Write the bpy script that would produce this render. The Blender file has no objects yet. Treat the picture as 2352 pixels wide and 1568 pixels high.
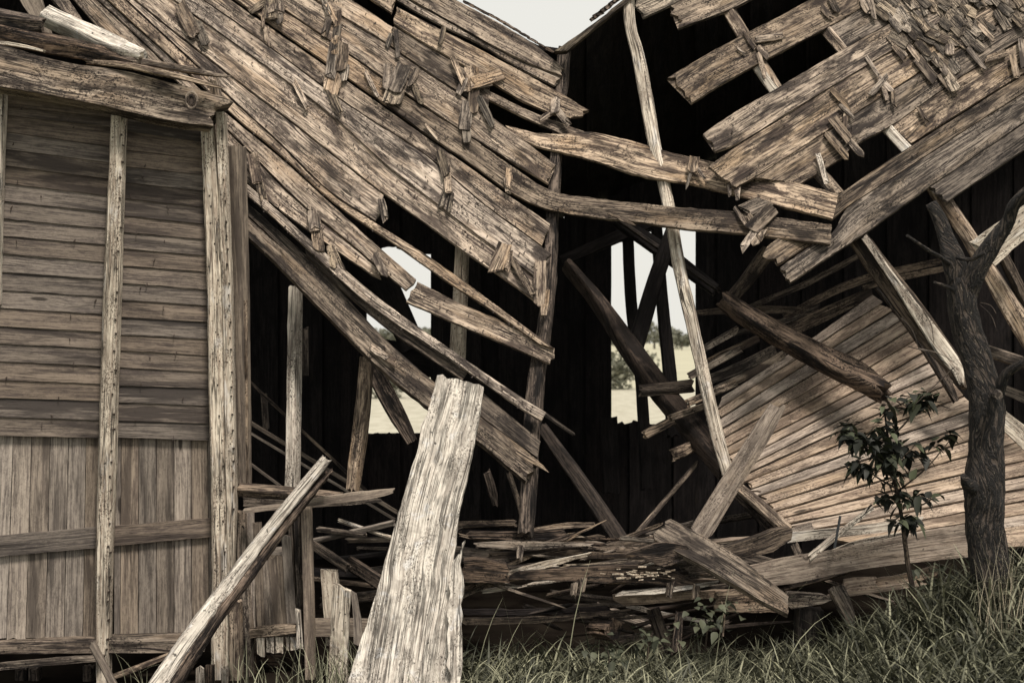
import bpy, math, random
import numpy as np
from mathutils import Vector, noise
random.seed(7); np.random.seed(7)
SC = bpy.context.scene
COL = SC.collection
R = math.radians

# ------------------------------------------------------------------ camera, sky, sun, exposure
CAM_Z = 1.95
F = 2352 * 50 / 36.0            # focal length in photo units (photo taken as 2352 wide)
CX, CY = 1176.0, 784.0
cam_d = bpy.data.cameras.new('camera'); cam = bpy.data.objects.new('camera', cam_d); COL.objects.link(cam)
cam.location = (0, 0, CAM_Z); cam.rotation_euler = (R(90), 0, 0)
cam_d.lens = 50; cam_d.sensor_width = 36; cam_d.clip_end = 3000; cam_d.clip_start = .1
cam_d.dof.use_dof = True; cam_d.dof.focus_distance = 8.3; cam_d.dof.aperture_fstop = 3.2
SC.camera = cam
SC.view_settings.view_transform = 'Standard'; SC.view_settings.look = 'None'
SC.view_settings.exposure = 0.28; SC.view_settings.gamma = 1.0
SC.cycles.use_denoising = True
SC.cycles.max_bounces = 5; SC.cycles.diffuse_bounces = 3; SC.cycles.glossy_bounces = 2
SC.cycles.transparent_max_bounces = 4

SUN_EL, SUN_AZ = 60, 24          # from the camera side, a little to the right
w = bpy.data.worlds.new('World'); SC.world = w; w.use_nodes = True
nt = w.node_tree; nt.nodes.clear()
wo = nt.nodes.new('ShaderNodeOutputWorld'); bg = nt.nodes.new('ShaderNodeBackground')
sky = nt.nodes.new('ShaderNodeTexSky'); sky.sky_type = 'NISHITA'; sky.sun_disc = False
sky.sun_elevation = R(SUN_EL); sky.sun_rotation = R(180 - SUN_AZ); sky.air_density = 1; sky.dust_density = 4
mx = nt.nodes.new('ShaderNodeMix'); mx.data_type = 'RGBA'; mx.inputs[0].default_value = .90
mx.inputs[7].default_value = (9.05, 8.85, 8.15, 1)          # thin even cloud veil over the blue
nt.links.new(sky.outputs[0], mx.inputs[6]); nt.links.new(mx.outputs[2], bg.inputs[0])
bg.inputs[1].default_value = .083; nt.links.new(bg.outputs[0], wo.inputs[0])
sd = bpy.data.lights.new('sun', 'SUN'); sd.energy = 3.3; sd.angle = R(12); sd.color = (1, .905, .80)
sun = bpy.data.objects.new('sun', sd); COL.objects.link(sun)
sun.rotation_euler = (R(90 - SUN_EL), 0, R(SUN_AZ))

# ------------------------------------------------------------------ materials
def N(nt, t, **k):
    n = nt.nodes.new(t)
    for a, v in k.items(): setattr(n, a, v)
    return n
def math_n(nt, op, a, b=None, c=None, clamp=False):
    n = N(nt, 'ShaderNodeMath', operation=op, use_clamp=clamp)
    for i, v in enumerate((a, b, c)):
        if v is None: continue
        if isinstance(v, (int, float)): n.inputs[i].default_value = v
        else: nt.links.new(v, n.inputs[i])
    return n.outputs[0]
def mapr(nt, v, a, b, c=0., d=1.):
    n = N(nt, 'ShaderNodeMapRange', interpolation_type='SMOOTHSTEP')
    nt.links.new(v, n.inputs[0])
    for i, q in zip((1, 2, 3, 4), (a, b, c, d)): n.inputs[i].default_value = q
    return n.outputs[0]
def noi(nt, vec, sx, sy, detail=3, rough=.55, sz=1., dist=0.):
    m = N(nt, 'ShaderNodeVectorMath', operation='MULTIPLY'); nt.links.new(vec, m.inputs[0])
    m.inputs[1].default_value = (sx, sy, sz)
    n = N(nt, 'ShaderNodeTexNoise', noise_dimensions='3D'); nt.links.new(m.outputs[0], n.inputs['Vector'])
    n.inputs['Scale'].default_value = 1; n.inputs['Detail'].default_value = detail
    n.inputs['Roughness'].default_value = rough; n.inputs['Distortion'].default_value = dist
    return n.outputs[0]
def mixc(nt, f, a, b, mode='MIX'):
    n = N(nt, 'ShaderNodeMix', data_type='RGBA', blend_type=mode)
    if isinstance(f, (int, float)): n.inputs[0].default_value = f
    else: nt.links.new(f, n.inputs[0])
    for i, v in ((6, a), (7, b)):
        if isinstance(v, tuple): n.inputs[i].default_value = (*v, 1)
        else: nt.links.new(v, n.inputs[i])
    return n.outputs[2]

def wood(name, light, dark, tan=None, stain=.6, crack=1., mould=.5, patch=.4, knots=.6, var=.35, bump=.6, fine=1., sx=2.6, sy=8., wv=.02):
    m = bpy.data.materials.new(name); m.use_nodes = True; nt = m.node_tree; nt.nodes.clear()
    out = N(nt, 'ShaderNodeOutputMaterial'); bs = N(nt, 'ShaderNodeBsdfPrincipled')
    nt.links.new(bs.outputs[0], out.inputs[0])
    uv = N(nt, 'ShaderNodeUVMap').outputs[0]
    rnd = N(nt, 'ShaderNodeObjectInfo').outputs['Random']
    cb = N(nt, 'ShaderNodeCombineXYZ')
    nt.links.new(math_n(nt, 'MULTIPLY', rnd, 53.), cb.inputs[0]); nt.links.new(math_n(nt, 'MULTIPLY', rnd, 171.), cb.inputs[1])
    nt.links.new(math_n(nt, 'MULTIPLY', rnd, 29.), cb.inputs[2])
    va = N(nt, 'ShaderNodeVectorMath', operation='ADD'); nt.links.new(uv, va.inputs[0]); nt.links.new(cb.outputs[0], va.inputs[1])
    v = va.outputs[0]
    # knots, and grain that swerves round them
    km = N(nt, 'ShaderNodeVectorMath', operation='MULTIPLY'); nt.links.new(v, km.inputs[0]); km.inputs[1].default_value = (1.25, 5.5, 0)
    vo = N(nt, 'ShaderNodeTexVoronoi', voronoi_dimensions='2D'); nt.links.new(km.outputs[0], vo.inputs['Vector']); vo.inputs['Scale'].default_value = 1
    sepc = N(nt, 'ShaderNodeSeparateColor'); nt.links.new(vo.outputs['Color'], sepc.inputs[0])
    has = math_n(nt, 'LESS_THAN', sepc.outputs[0], knots)
    near = math_n(nt, 'MULTIPLY', mapr(nt, vo.outputs['Distance'], .30, .02), has)
    wob = math_n(nt, 'MULTIPLY', math_n(nt, 'SUBTRACT', noi(nt, v, 1.2, 3., 1), .5), wv)
    sh = math_n(nt, 'ADD', wob, math_n(nt, 'MULTIPLY', near, .018))
    cy = N(nt, 'ShaderNodeCombineXYZ'); nt.links.new(sh, cy.inputs[1])
    vb = N(nt, 'ShaderNodeVectorMath', operation='ADD'); nt.links.new(v, vb.inputs[0]); nt.links.new(cy.outputs[0], vb.inputs[1])
    g = vb.outputs[0]
    g1 = noi(nt, g, 2.2, 75, 4, .62); g2 = noi(nt, g, 9, 240, 2, .6); g3 = noi(nt, g, 26, 60, 4, .7)
    st = noi(nt, v, sx, sy, 5, .62, dist=.4); pt = noi(nt, v, sx * 1.35, sy * 1.15, 5, .68, dist=.3)
    cr = noi(nt, g, 1.5, 46, 2, .5); cmk = noi(nt, v, 1.8, 9, 2)
    crack_m = math_n(nt, 'MULTIPLY', mapr(nt, math_n(nt, 'ABSOLUTE', math_n(nt, 'SUBTRACT', cr, .5)), .034, .006), mapr(nt, cmk, .42, .54))
    cr2 = noi(nt, g, 3.5, 120, 2, .5); cmk2 = noi(nt, v, 3.1, 14, 2)
    crack2 = math_n(nt, 'MULTIPLY', mapr(nt, math_n(nt, 'ABSOLUTE', math_n(nt, 'SUBTRACT', cr2, .5)), .045, .008), mapr(nt, cmk2, .47, .58))
    crack_m = math_n(nt, 'MAXIMUM', crack_m, math_n(nt, 'MULTIPLY', crack2, .75))
    gg = math_n(nt, 'ADD', math_n(nt, 'MULTIPLY', g1, .62), math_n(nt, 'MULTIPLY', g2, .38 * fine))
    gg = math_n(nt, 'ADD', gg, math_n(nt, 'MULTIPLY', math_n(nt, 'SUBTRACT', g3, .5), .35))
    gm = mapr(nt, gg, .38, .58)
    col = mixc(nt, gm, dark, light)
    if tan:
        col = mixc(nt, math_n(nt, 'MULTIPLY', mapr(nt, noi(nt, v, 1.9, 7, 4, .6), .48, .66), .75), col, mixc(nt, gm, tuple(c * .5 for c in tan), tan))
    col = mixc(nt, math_n(nt, 'MULTIPLY', mapr(nt, st, .47, .62), stain), col, tuple(c * .55 for c in dark))
    col = mixc(nt, math_n(nt, 'MULTIPLY', mapr(nt, pt, .56, .66), patch), col, tuple(min(c * 1.5, .72) for c in light))
    mo = math_n(nt, 'MULTIPLY', mapr(nt, noi(nt, v, 70, 110, 4, .75), .50, .58), mapr(nt, noi(nt, v, 3.2, 8, 4, .65), .46, .58))
    col = mixc(nt, math_n(nt, 'MULTIPLY', mo, mould), col, tuple(c * .35 for c in dark))
    spots = mapr(nt, noi(nt, v, 38, 38, 1, .5), .70, .76)
    col = mixc(nt, math_n(nt, 'MULTIPLY', spots, .8 * mould), col, (.015, .012, .012))
    col = mixc(nt, math_n(nt, 'MULTIPLY', crack_m, min(1., .85 * crack)), col, (.012, .010, .010))
    kn = math_n(nt, 'MULTIPLY', mapr(nt, vo.outputs['Distance'], .075, .04), has)
    col = mixc(nt, math_n(nt, 'MULTIPLY', kn, .85), col, (.022, .017, .014))
    br = N(nt, 'ShaderNodeMapRange'); nt.links.new(rnd, br.inputs[0]); br.inputs[3].default_value = 1 - var; br.inputs[4].default_value = 1 + var * .6
    hs = N(nt, 'ShaderNodeHueSaturation'); nt.links.new(col, hs.inputs['Color']); nt.links.new(br.outputs[0], hs.inputs['Value'])
    nt.links.new(mapr(nt, math_n(nt, 'FRACT', math_n(nt, 'MULTIPLY', rnd, 7.31)), 0, 1, .78, 1.12), hs.inputs['Saturation'])
    nt.links.new(hs.outputs[0], bs.inputs['Base Color'])
    bs.inputs['Roughness'].default_value = .82; bs.inputs['Specular IOR Level'].default_value = .25
    h = math_n(nt, 'ADD', math_n(nt, 'MULTIPLY', gg, 1.), math_n(nt, 'MULTIPLY', crack_m, -1.2))
    h = math_n(nt, 'ADD', h, math_n(nt, 'MULTIPLY', kn, -.8))
    bp = N(nt, 'ShaderNodeBump'); bp.inputs['Strength'].default_value = bump; bp.inputs['Distance'].default_value = .006
    nt.links.new(h, bp.inputs['Height']); nt.links.new(bp.outputs[0], bs.inputs['Normal'])
    return m

M = {}
M['roof'] = wood('roof_board_wood', (.435, .352, .272), (.070, .051, .043), tan=(.38, .275, .185), stain=.9, mould=1., patch=.6, var=.5, knots=.3, bump=1.)
M['roofr'] = wood('sheathing_wood', (.365, .295, .228), (.056, .041, .035), tan=(.31, .23, .155), stain=.95, mould=1., patch=.7, var=.45, knots=.3, bump=1.)
M['pale'] = wood('pale_post_wood', (.73, .66, .55), (.35, .285, .23), stain=.45, mould=1., patch=.4, var=.15, knots=.15, bump=.8)
M['bleach'] = wood('bleached_plank_wood', (.78, .715, .61), (.42, .36, .30), stain=.5, mould=1., patch=.6, crack=.8, var=.05, knots=.2, bump=1., sx=7, sy=8, wv=.008)
M['wall'] = wood('wall_siding_wood', (.205, .168, .136), (.088, .071, .063), stain=.95, mould=.25, patch=.5, crack=.5, var=.14, knots=.08, bump=.35, sx=1.0, sy=9, wv=.012)
M['vert'] = wood('wall_board_wood', (.33, .278, .226), (.155, .127, .108), stain=.85, mould=.3, patch=.4, crack=.45, var=.38, knots=.05, bump=.4, sx=1.2, sy=12, wv=.01)
M['lean'] = wood('clapboard_wood', (.45, .365, .288), (.19, .143, .114), tan=(.42, .32, .23), stain=.65, mould=.8, patch=.5, crack=.5, var=.13, knots=.05, bump=.5)
M['brown'] = wood('brown_beam_wood', (.22, .175, .135), (.040, .030, .026), stain=.9, mould=.9, patch=.5, var=.35, knots=.2, bump=1.)
M['inner'] = wood('shade_beam_wood', (.075, .058, .048), (.014, .011, .010), stain=.9, mould=.8, patch=.4, var=.3, knots=.2)  # colour lowered so timbers inside look shaded
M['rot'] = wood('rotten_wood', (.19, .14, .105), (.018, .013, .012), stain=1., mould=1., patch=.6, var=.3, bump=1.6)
M['dark'] = wood('shade_black_wood', (.026, .021, .020), (.007, .005, .006), stain=.8, mould=.4, patch=.1, var=.4)  # interior shade put into the colour, close to black
M['shingle'] = wood('shingle_wood', (.35, .29, .22), (.050, .038, .033), stain=.85, mould=1., patch=.6, var=.55, knots=.05, bump=1.3)

def simple(name, col, rough=.8, c2=None, scale=8., sub=0.):
    m = bpy.data.materials.new(name); m.use_nodes = True; nt = m.node_tree
    bs = nt.nodes['Principled BSDF']; bs.inputs['Roughness'].default_value = rough
    bs.inputs['Specular IOR Level'].default_value = .3
    if c2:
        geo = N(nt, 'ShaderNodeNewGeometry'); n = noi(nt, geo.outputs['Position'], scale, scale, 4, .6, scale)
        nt.links.new(mixc(nt, mapr(nt, n, .35, .65), col, c2), bs.inputs['Base Color'])
    else: bs.inputs['Base Color'].default_value = (*col, 1)
    return m
M['nail'] = simple('rusty_nail_metal', (.035, .025, .02), .6)
M['pipe'] = simple('dark_pipe_metal', (.05, .055, .06), .5)
M['soil'] = simple('shade_black_soil', (.009, .007, .006), .95, (.017, .014, .011), 3)  # near-black colour carries the shade under the wreck
M['stalk'] = simple('dry_stalk', (.50, .44, .33), .8)
M['bloom'] = simple('pale_splinters', (.50, .44, .35), .8, (.20, .15, .11), 90)
def leafmat(name, a, b):
    m = bpy.data.materials.new(name); m.use_nodes = True; nt = m.node_tree; bs = nt.nodes['Principled BSDF']
    at = N(nt, 'ShaderNodeAttribute'); at.attribute_name = 'tint'
    nt.links.new(mixc(nt, at.outputs['Fac'], a, b), bs.inputs['Base Color'])
    bs.inputs['Roughness'].default_value = .6; bs.inputs['Specular IOR Level'].default_value = .3
    return m
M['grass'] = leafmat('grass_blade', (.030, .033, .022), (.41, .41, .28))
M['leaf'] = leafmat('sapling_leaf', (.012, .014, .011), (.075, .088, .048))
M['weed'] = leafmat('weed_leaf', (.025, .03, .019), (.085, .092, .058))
M['crown'] = leafmat('hazed_foliage', (.08, .085, .06), (.21, .21, .16))  # haze of distance mixed into the leaf colours as extra lightness
def barkmat():
    m = bpy.data.materials.new('tree_bark'); m.use_nodes = True; nt = m.node_tree; bs = nt.nodes['Principled BSDF']
    uv = N(nt, 'ShaderNodeUVMap').outputs[0]
    a0 = noi(nt, uv, 9, 34, 4, .6, dist=.6); b = noi(nt, uv, 70, 110, 3, .7)
    a = mapr(nt, math_n(nt, 'ABSOLUTE', math_n(nt, 'SUBTRACT', a0, .5)), 0., .13)
    h = math_n(nt, 'ADD', math_n(nt, 'MULTIPLY', a, .7), math_n(nt, 'MULTIPLY', b, .5))
    c = mixc(nt, mapr(nt, h, .30, 1.05), (.004, .003, .003), (.085, .066, .053))
    c = mixc(nt, mapr(nt, noi(nt, uv, 34, 50, 4, .8), .60, .66), c, (.22, .19, .145))
    nt.links.new(c, bs.inputs['Base Color']); bs.inputs['Roughness'].default_value = .8
    bp = N(nt, 'ShaderNodeBump'); bp.inputs['Strength'].default_value = 1.; bp.inputs['Distance'].default_value = .03
    nt.links.new(h, bp.inputs['Height']); nt.links.new(bp.outputs[0], bs.inputs['Normal'])
    return m
M['bark'] = barkmat()
def fieldmat():
    m = bpy.data.materials.new('field_grass'); m.use_nodes = True; nt = m.node_tree; bs = nt.nodes['Principled BSDF']
    p = N(nt, 'ShaderNodeNewGeometry').outputs['Position']
    a = noi(nt, p, .02, .35, 4, .6, 1); b = noi(nt, p, 2.5, 1.2, 4, .7, 1)
    sep = N(nt, 'ShaderNodeSeparateXYZ'); nt.links.new(p, sep.inputs[0])
    near = mixc(nt, mapr(nt, b, .35, .65), (.33, .31, .24), (.43, .41, .33))
    far = mixc(nt, mapr(nt, a, .4, .6), (.36, .345, .25), (.43, .41, .30))
    c = mixc(nt, mapr(nt, sep.outputs[1], 56, 60), near, far)
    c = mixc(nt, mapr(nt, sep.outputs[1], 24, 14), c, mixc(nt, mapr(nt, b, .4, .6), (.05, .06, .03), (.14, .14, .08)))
    nt.links.new(c, bs.inputs['Base Color']); bs.inputs['Roughness'].default_value = .95
    return m
M['field'] = fieldmat()

M['soil'].node_tree.nodes['Principled BSDF'].inputs['Specular IOR Level'].default_value = 0
# ------------------------------------------------------------------ geometry helpers
WORLD = {}
def P(x, y, Y): return Vector(((x - CX) / F * Y, Y, CAM_Z - (y - CY) / F * Y))
class Plane:
    """depth of a plane in the place, through three surveyed points (photo x, y and metres from the camera)"""
    def __init__(s, a, b, c):
        A = np.array([[1, a[0], a[1]], [1, b[0], b[1]], [1, c[0], c[1]]], float)
        s.k = np.linalg.solve(A, np.array([1 / a[2], 1 / b[2], 1 / c[2]]))
    def __call__(s, x, y): return 1.0 / (s.k[0] + s.k[1] * x + s.k[2] * y)
def flat(Y): return lambda x, y: Y
LROOF = Plane((564, 500, 8.8), (1240, 1050, 8.2), (1280, 130, 9.6))
RROOF = Plane((1800, 640, 8.4), (1560, 20, 9.7), (2352, 100, 9.5))
LWALL = Plane((0, 300, 7.95), (480, 300, 8.35), (0, 1500, 7.9))
LEAN = Plane((1660, 908, 9.1), (2003, 675, 9.75), (1811, 1202, 8.5))

def link(name, me, mat, parent=None, loc=None):
    o = bpy.data.objects.new(name, me); COL.objects.link(o)
    if mat: me.materials.append(mat)
    base = WORLD.get(parent.name, Vector((0, 0, 0))) if parent else Vector((0, 0, 0))
    wl = Vector(loc) if loc is not None else Vector((0, 0, 0))
    o.location = wl - base; WORLD[o.name] = wl
    if parent: o.parent = parent
    return o
def thing(name, label, cat, loc, group=None):
    o = bpy.data.objects.new(name, None); COL.objects.link(o); o.empty_display_size = .1
    o.location = loc; WORLD[o.name] = Vector(loc)
    o['label'] = label; o['category'] = cat
    if group: o['group'] = group
    return o
def tag(o, label=None, cat=None, group=None, kind=None):
    if label: o['label'] = label
    if cat: o['category'] = cat
    if group: o['group'] = group
    if kind: o['kind'] = kind
    return o
def mesh(name, verts, faces, uvs=None, smooth=None):
    """verts in place coordinates; origin moved to their centre"""
    V = np.array([tuple(v) for v in verts], float); c = (V.min(0) + V.max(0)) / 2
    me = bpy.data.meshes.new(name); me.from_pydata((V - c).tolist(), [], faces)
    if uvs is not None:
        ul = me.uv_layers.new(name='UVMap'); li = np.empty(len(me.loops), int); me.loops.foreach_get('vertex_index', li)
        ul.data.foreach_set('uv', np.array(uvs, float)[li].ravel())
    if smooth is not None: me.polygons.foreach_set('use_smooth', smooth)
    me.update(); return me, c
def cr(pts, n, dim=2):
    """n points evenly along a Catmull-Rom curve through pts"""
    p = np.array(pts, float)
    if len(p) == 2: return p[0] + (p[1] - p[0]) * np.linspace(0, 1, n)[:, None]
    q = np.vstack([2 * p[0] - p[1], p, 2 * p[-1] - p[-2]]); out = []
    for i in range(1, len(q) - 2):
        a, b, c, d = q[i - 1:i + 3]
        lb = np.linalg.norm(c - b) + 1e-9
        m1 = (c - a) / (np.linalg.norm(c - b) + np.linalg.norm(b - a) + 1e-9) * lb
        m2 = (d - b) / (np.linalg.norm(d - c) + np.linalg.norm(c - b) + 1e-9) * lb
        for t in np.linspace(0, 1, 9)[:-1]:
            out.append((2*t**3 - 3*t*t + 1) * b + (t**3 - 2*t*t + t) * m1 + (-2*t**3 + 3*t*t) * c + (t**3 - t*t) * m2)
    out.append(p[-1]); o = np.array(out)
    s = np.r_[0, np.cumsum(np.linalg.norm(np.diff(o, axis=0), axis=1))]
    t = np.linspace(0, s[-1], n)
    return np.stack([np.interp(t, s, o[:, k]) for k in range(o.shape[1])], 1)
def nz(a, b=0., c=0.): return noise.noise(Vector((a, b, c)))

def board(name, parent, up, lo, surf, off=0., thick=.022, mat='roof', jag=(.012, .012), rough=.003, lap=0., nails=0, relief=.0018, curl=(0., 0.), endoff=None, seg=.05):
    """a plank between its upper and its lower edge (photo coordinates on surface `surf`), built in metres with thickness"""
    rs = random.random() * 900
    mu = cr(up, 5); ml = cr(lo, 5)
    def pt(p, o=0.): return P(p[0], p[1], surf(p[0], p[1]) - off - o)
    Lm = sum((pt(mu[i + 1]) - pt(mu[i])).length for i in range(4))
    n = int(min(max(4, Lm / seg), 80)) + 1
    U = cr(up, n); L = cr(lo, n)
    eo = endoff or (0, 0)
    tt = np.linspace(0, 1, n)
    U3 = [pt(U[i], eo[0] * (1 - tt[i]) ** 2 + eo[1] * tt[i] ** 2) for i in range(n)]
    L3 = [pt(L[i], lap + eo[0] * (1 - tt[i]) ** 2 + eo[1] * tt[i] ** 2) for i in range(n)]
    W = sum((U3[i] - L3[i]).length for i in range(n)) / n
    m = int(min(max(2, W / .03), 9)) + 1
    u = [0.]
    for i in range(1, n): u.append(u[-1] + ((U3[i] + L3[i]) / 2 - (U3[i - 1] + L3[i - 1]) / 2).length)
    T = []; NN = []
    for i in range(n):
        a, b = max(0, i - 1), min(n - 1, i + 1)
        t = ((U3[b] + L3[b]) - (U3[a] + L3[a])).normalized(); wd = (L3[i] - U3[i])
        nn = t.cross(wd).normalized()
        if nn.y > 0: nn = -nn
        T.append(t); NN.append(nn)
    j0 = [jag[0] * (nz(rs + j * .9, 3.1) * 1.6 + random.uniform(-.6, .6)) for j in range(m)]
    j1 = [jag[1] * (nz(rs + j * .9, 9.7) * 1.6 + random.uniform(-.6, .6)) for j in range(m)]
    front = []; fuv = []
    for i in range(n):
        wd = (L3[i] - U3[i]); wl = wd.length; wn = wd / max(wl, 1e-6)
        eu = rough * (.5 * nz(u[i] * 4, rs) + 1.1 * nz(u[i] * 37, rs, 2)) ; el = rough * (.5 * nz(u[i] * 4, rs, 5) + 1.1 * nz(u[i] * 37, rs, 7))
        for j in range(m):
            s = j / (m - 1)
            p = U3[i] + wd * s + wn * (eu * (1 - s) + el * s)
            p = p + NN[i] * (relief * (nz(u[i] * 4, s * 3, rs) * 1.6 + nz(u[i] * 15, s * 9, rs + 4) * .7) + curl[0] * (2 * s - 1) ** 2 )
            if i == 0: p = p - T[i] * j0[j]
            if i == n - 1: p = p + T[i] * j1[j]
            front.append(p); fuv.append((u[i], (s - .5) * wl + eu * (1 - s) + el * s))
    faces = []; smooth = []
    for i in range(n - 1):
        for j in range(m - 1):
            faces.append((i * m + j, i * m + j + 1, (i + 1) * m + j + 1, (i + 1) * m + j)); smooth.append(True)
    per = [i * m for i in range(n)] + [(n - 1) * m + j for j in range(1, m)] + [i * m + m - 1 for i in range(n - 2, -1, -1)] + [j for j in range(m - 2, 0, -1)]
    V = list(front); UV = list(fuv); b0 = len(V)
    for q in per: V.append(front[q]); UV.append((fuv[q][0], fuv[q][1] + .31))
    b1 = len(V)
    for q in per:
        V.append(front[q] - NN[q // m] * thick); UV.append((fuv[q][0] + .004, fuv[q][1] + .31 + thick))
    k = len(per)
    for q in range(k): faces.append((b0 + q, b1 + q, b1 + (q + 1) % k, b0 + (q + 1) % k)); smooth.append(False)
    b2 = len(V)
    for i in range(n):
        for q in (i * m, i * m + m - 1): V.append(front[q] - NN[i] * thick); UV.append((fuv[q][0], fuv[q][1] + .7))
    for i in range(n - 1): faces.append((b2 + 2 * i, b2 + 2 * i + 2, b2 + 2 * i + 3, b2 + 2 * i + 1)); smooth.append(False)
    me, c = mesh(name, V, faces, UV, smooth)
    o = link(name, me, M[mat], parent, c)
    if nails:
        nv = []; nf = []
        cnt = int(u[-1] / .042 * nails)
        for q in range(cnt):
            i = random.randrange(1, n - 1); s = random.choice((.16, .2, .5, .78, .83)) + random.uniform(-.05, .05)
            if random.random() < .25: s = random.uniform(.08, .92)
            p = U3[i] + (L3[i] - U3[i]) * s + T[i] * random.uniform(-.03, .03)
            nn = NN[i]; ln = random.uniform(.018, .036)
            d = (nn * .5 + Vector((random.uniform(-.35, .2), 0, -random.uniform(.25, 1.0)))).normalized()
            a = Vector((1, 0, 0)) * .0023; b_ = nn.cross(Vector((1, 0, 0))).normalized() * .0023
            e = p + d * ln; k0 = len(nv); st = p - nn * .004
            for cpt in (st, e):
                for sa, sb in ((-1, -1), (1, -1), (1, 1), (-1, 1)): nv.append(cpt + a * sa + b_ * sb)
            if random.random() < .6:      # bent over or with its head
                e2 = e + Vector((random.choice((-1, 1)) * .006, 0, -.002))
                for sa, sb in ((-1, -1), (1, -1), (1, 1), (-1, 1)): nv.append(e2 + Vector((0, 0, .0023)) * sa + b_ * sb)
                for f in range(4): nf.append((k0 + 4 + f, k0 + 4 + (f + 1) % 4, k0 + 8 + (f + 1) % 4, k0 + 8 + f))
            for f in range(4): nf.append((k0 + f, k0 + (f + 1) % 4, k0 + 4 + (f + 1) % 4, k0 + 4 + f))
        if nv:
            me2, c2 = mesh('nail', nv, nf)
            tag(link('nail', me2, M['nail'], o, c2), kind='stuff')
    return o

def beam(name, parent, pts, wpx, depth=.09, mat='brown', roll=0., cham=.12, jag=.02, lump=.004, seg=.08, off=0.):
    """a squared timber along pts (x, y, metres); wpx its width at each point in photo units"""
    rs = random.random() * 900
    p3 = [tuple(P(a[0], a[1], a[2] - off)) for a in pts]
    ws = wpx if isinstance(wpx, (list, tuple)) else [wpx] * len(pts)
    wm = [ws[i] * pts[i][2] / F for i in range(len(pts))]
    Lm = sum((Vector(p3[i + 1]) - Vector(p3[i])).length for i in range(len(p3) - 1))
    n = int(min(max(3, Lm / seg), 60)) + 1
    C = cr([(*p3[i], wm[i]) for i in range(len(p3))], n)
    # cross-section with worn corners
    sec = []
    ch = cham
    for (sx, sy, ex, ey) in ((-1, -1, 1, 0), (1, -1, 0, 1), (1, 1, -1, 0), (-1, 1, 0, -1)):
        # walk each side: corner chamfer then two inner points
        a = (sx + ex * ch * 2, sy + ey * ch * 2); b = (sx + ex * .7, sy + ey * .7); c = (sx + ex * 1.3, sy + ey * 1.3); d = (sx + ex * (2 - ch * 2), sy + ey * (2 - ch * 2))
        sec += [a, b, c, d]
    k = len(sec); V = []; UV = []; u = 0.; faces = []; smooth = []
    roll = R(roll)
    for i in range(n):
        c = Vector(C[i][:3]); wv = C[i][3]
        t = (Vector(C[min(n - 1, i + 1)][:3]) - Vector(C[max(0, i - 1)][:3])).normalized()
        side = t.cross(Vector((0, 1, 0)))
        if side.length < .05: side = Vector((1, 0, 0))
        side.normalize(); nor = side.cross(t).normalized()
        if nor.y > 0: nor = -nor
        s2 = side * math.cos(roll) + nor * math.sin(roll); n2 = nor * math.cos(roll) - side * math.sin(roll)
        if i: u += (c - Vector(C[i - 1][:3])).length
        per = 0.; prev = None
        for j, (sx, sy) in enumerate(sec + [sec[0]]):
            jj = j % k
            lx = sx * wv / 2; ly = sy * depth / 2
            am = 1 + lump / max(wv, .02) * 1.1 * (nz(u * 2.2, jj * .7, rs) + .9 * nz(u * 22, jj * 1.3, rs + 3))
            q = c + (s2 * lx - n2 * ly) * am
            if i == 0: q = q - t * jag * (nz(jj * 1.1, rs) + random.uniform(-.5, .5))
            if i == n - 1: q = q + t * jag * (nz(jj * 1.1, rs + 5) + random.uniform(-.5, .5))
            if j == k: q = V[-k]
            if prev is not None: per += math.hypot((sx - prev[0]) * wv, (sy - prev[1]) * depth) / 2
            prev = (sx, sy); V.append(q); UV.append((u, per))
    kk = k + 1
    for i in range(n - 1):
        for j in range(k):
            faces.append((i * kk + j, i * kk + j + 1, (i + 1) * kk + j + 1, (i + 1) * kk + j)); smooth.append(j % 4 == 1 or True)
    for i, sgn in ((0, 1), (n - 1, -1)):
        c = sum((V[i * kk + j] for j in range(k)), Vector()) / k; b = len(V)
        for j in range(k): V.append(V[i * kk + j]); UV.append((C[i][3] * sec[j][0] * 2, depth * sec[j][1] * .3))
        V.append(c); UV.append((0, 0))
        for j in range(k): faces.append((b + j, b + (j + 1) % k, b + k)); smooth.append(False)
    me, c = mesh(name, V, faces, UV, smooth)
    return link(name, me, M[mat], parent, c)

def clip(line, x0, x1):
    xs = [p[0] for p in line]; ys = [p[1] for p in line]
    return [(x0, float(np.interp(x0, xs, ys)))] + [p for p in line if x0 + 6 < p[0] < x1 - 6] + [(x1, float(np.interp(x1, xs, ys)))]
def smooth_line(line, x0, x1):
    xs = np.array([p[0] for p in line], float); ys = np.array([p[1] for p in line], float)
    def f(x):
        if x < xs[0]: return ys[0] + (x - xs[0]) * (ys[1] - ys[0]) / (xs[1] - xs[0])
        if x > xs[-1]: return ys[-1] + (x - xs[-1]) * (ys[-1] - ys[-2]) / (xs[-1] - xs[-2])
        return float(np.interp(x, xs, ys))
    n = max(3, int((x1 - x0) / 55) + 1); ws = (.06, .12, .2, .24, .2, .12, .06); out = []
    for x in np.linspace(x0, x1, n): out.append((float(x), sum(w_ * f(x + d * 24) for w_, d in zip(ws, range(-3, 4)))))
    return out
def strip(parent, a, b, x0, x1, surf, g=3.0, name='board', **k):
    """board between two joint lines; x0/x1 are (upper edge, lower edge) ends"""
    x0 = x0 if isinstance(x0, tuple) else (x0, x0); x1 = x1 if isinstance(x1, tuple) else (x1, x1)
    k['off'] = k.get('off', 0.) * 1.6 + random.uniform(-.004, .004)
    up = [(x, y + g) for x, y in smooth_line(a, x0[0], x1[0])]; lo = [(x, y - g) for x, y in smooth_line(b, x0[1], x1[1])]
    return board(name, parent, up, lo, surf, **k)
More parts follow.
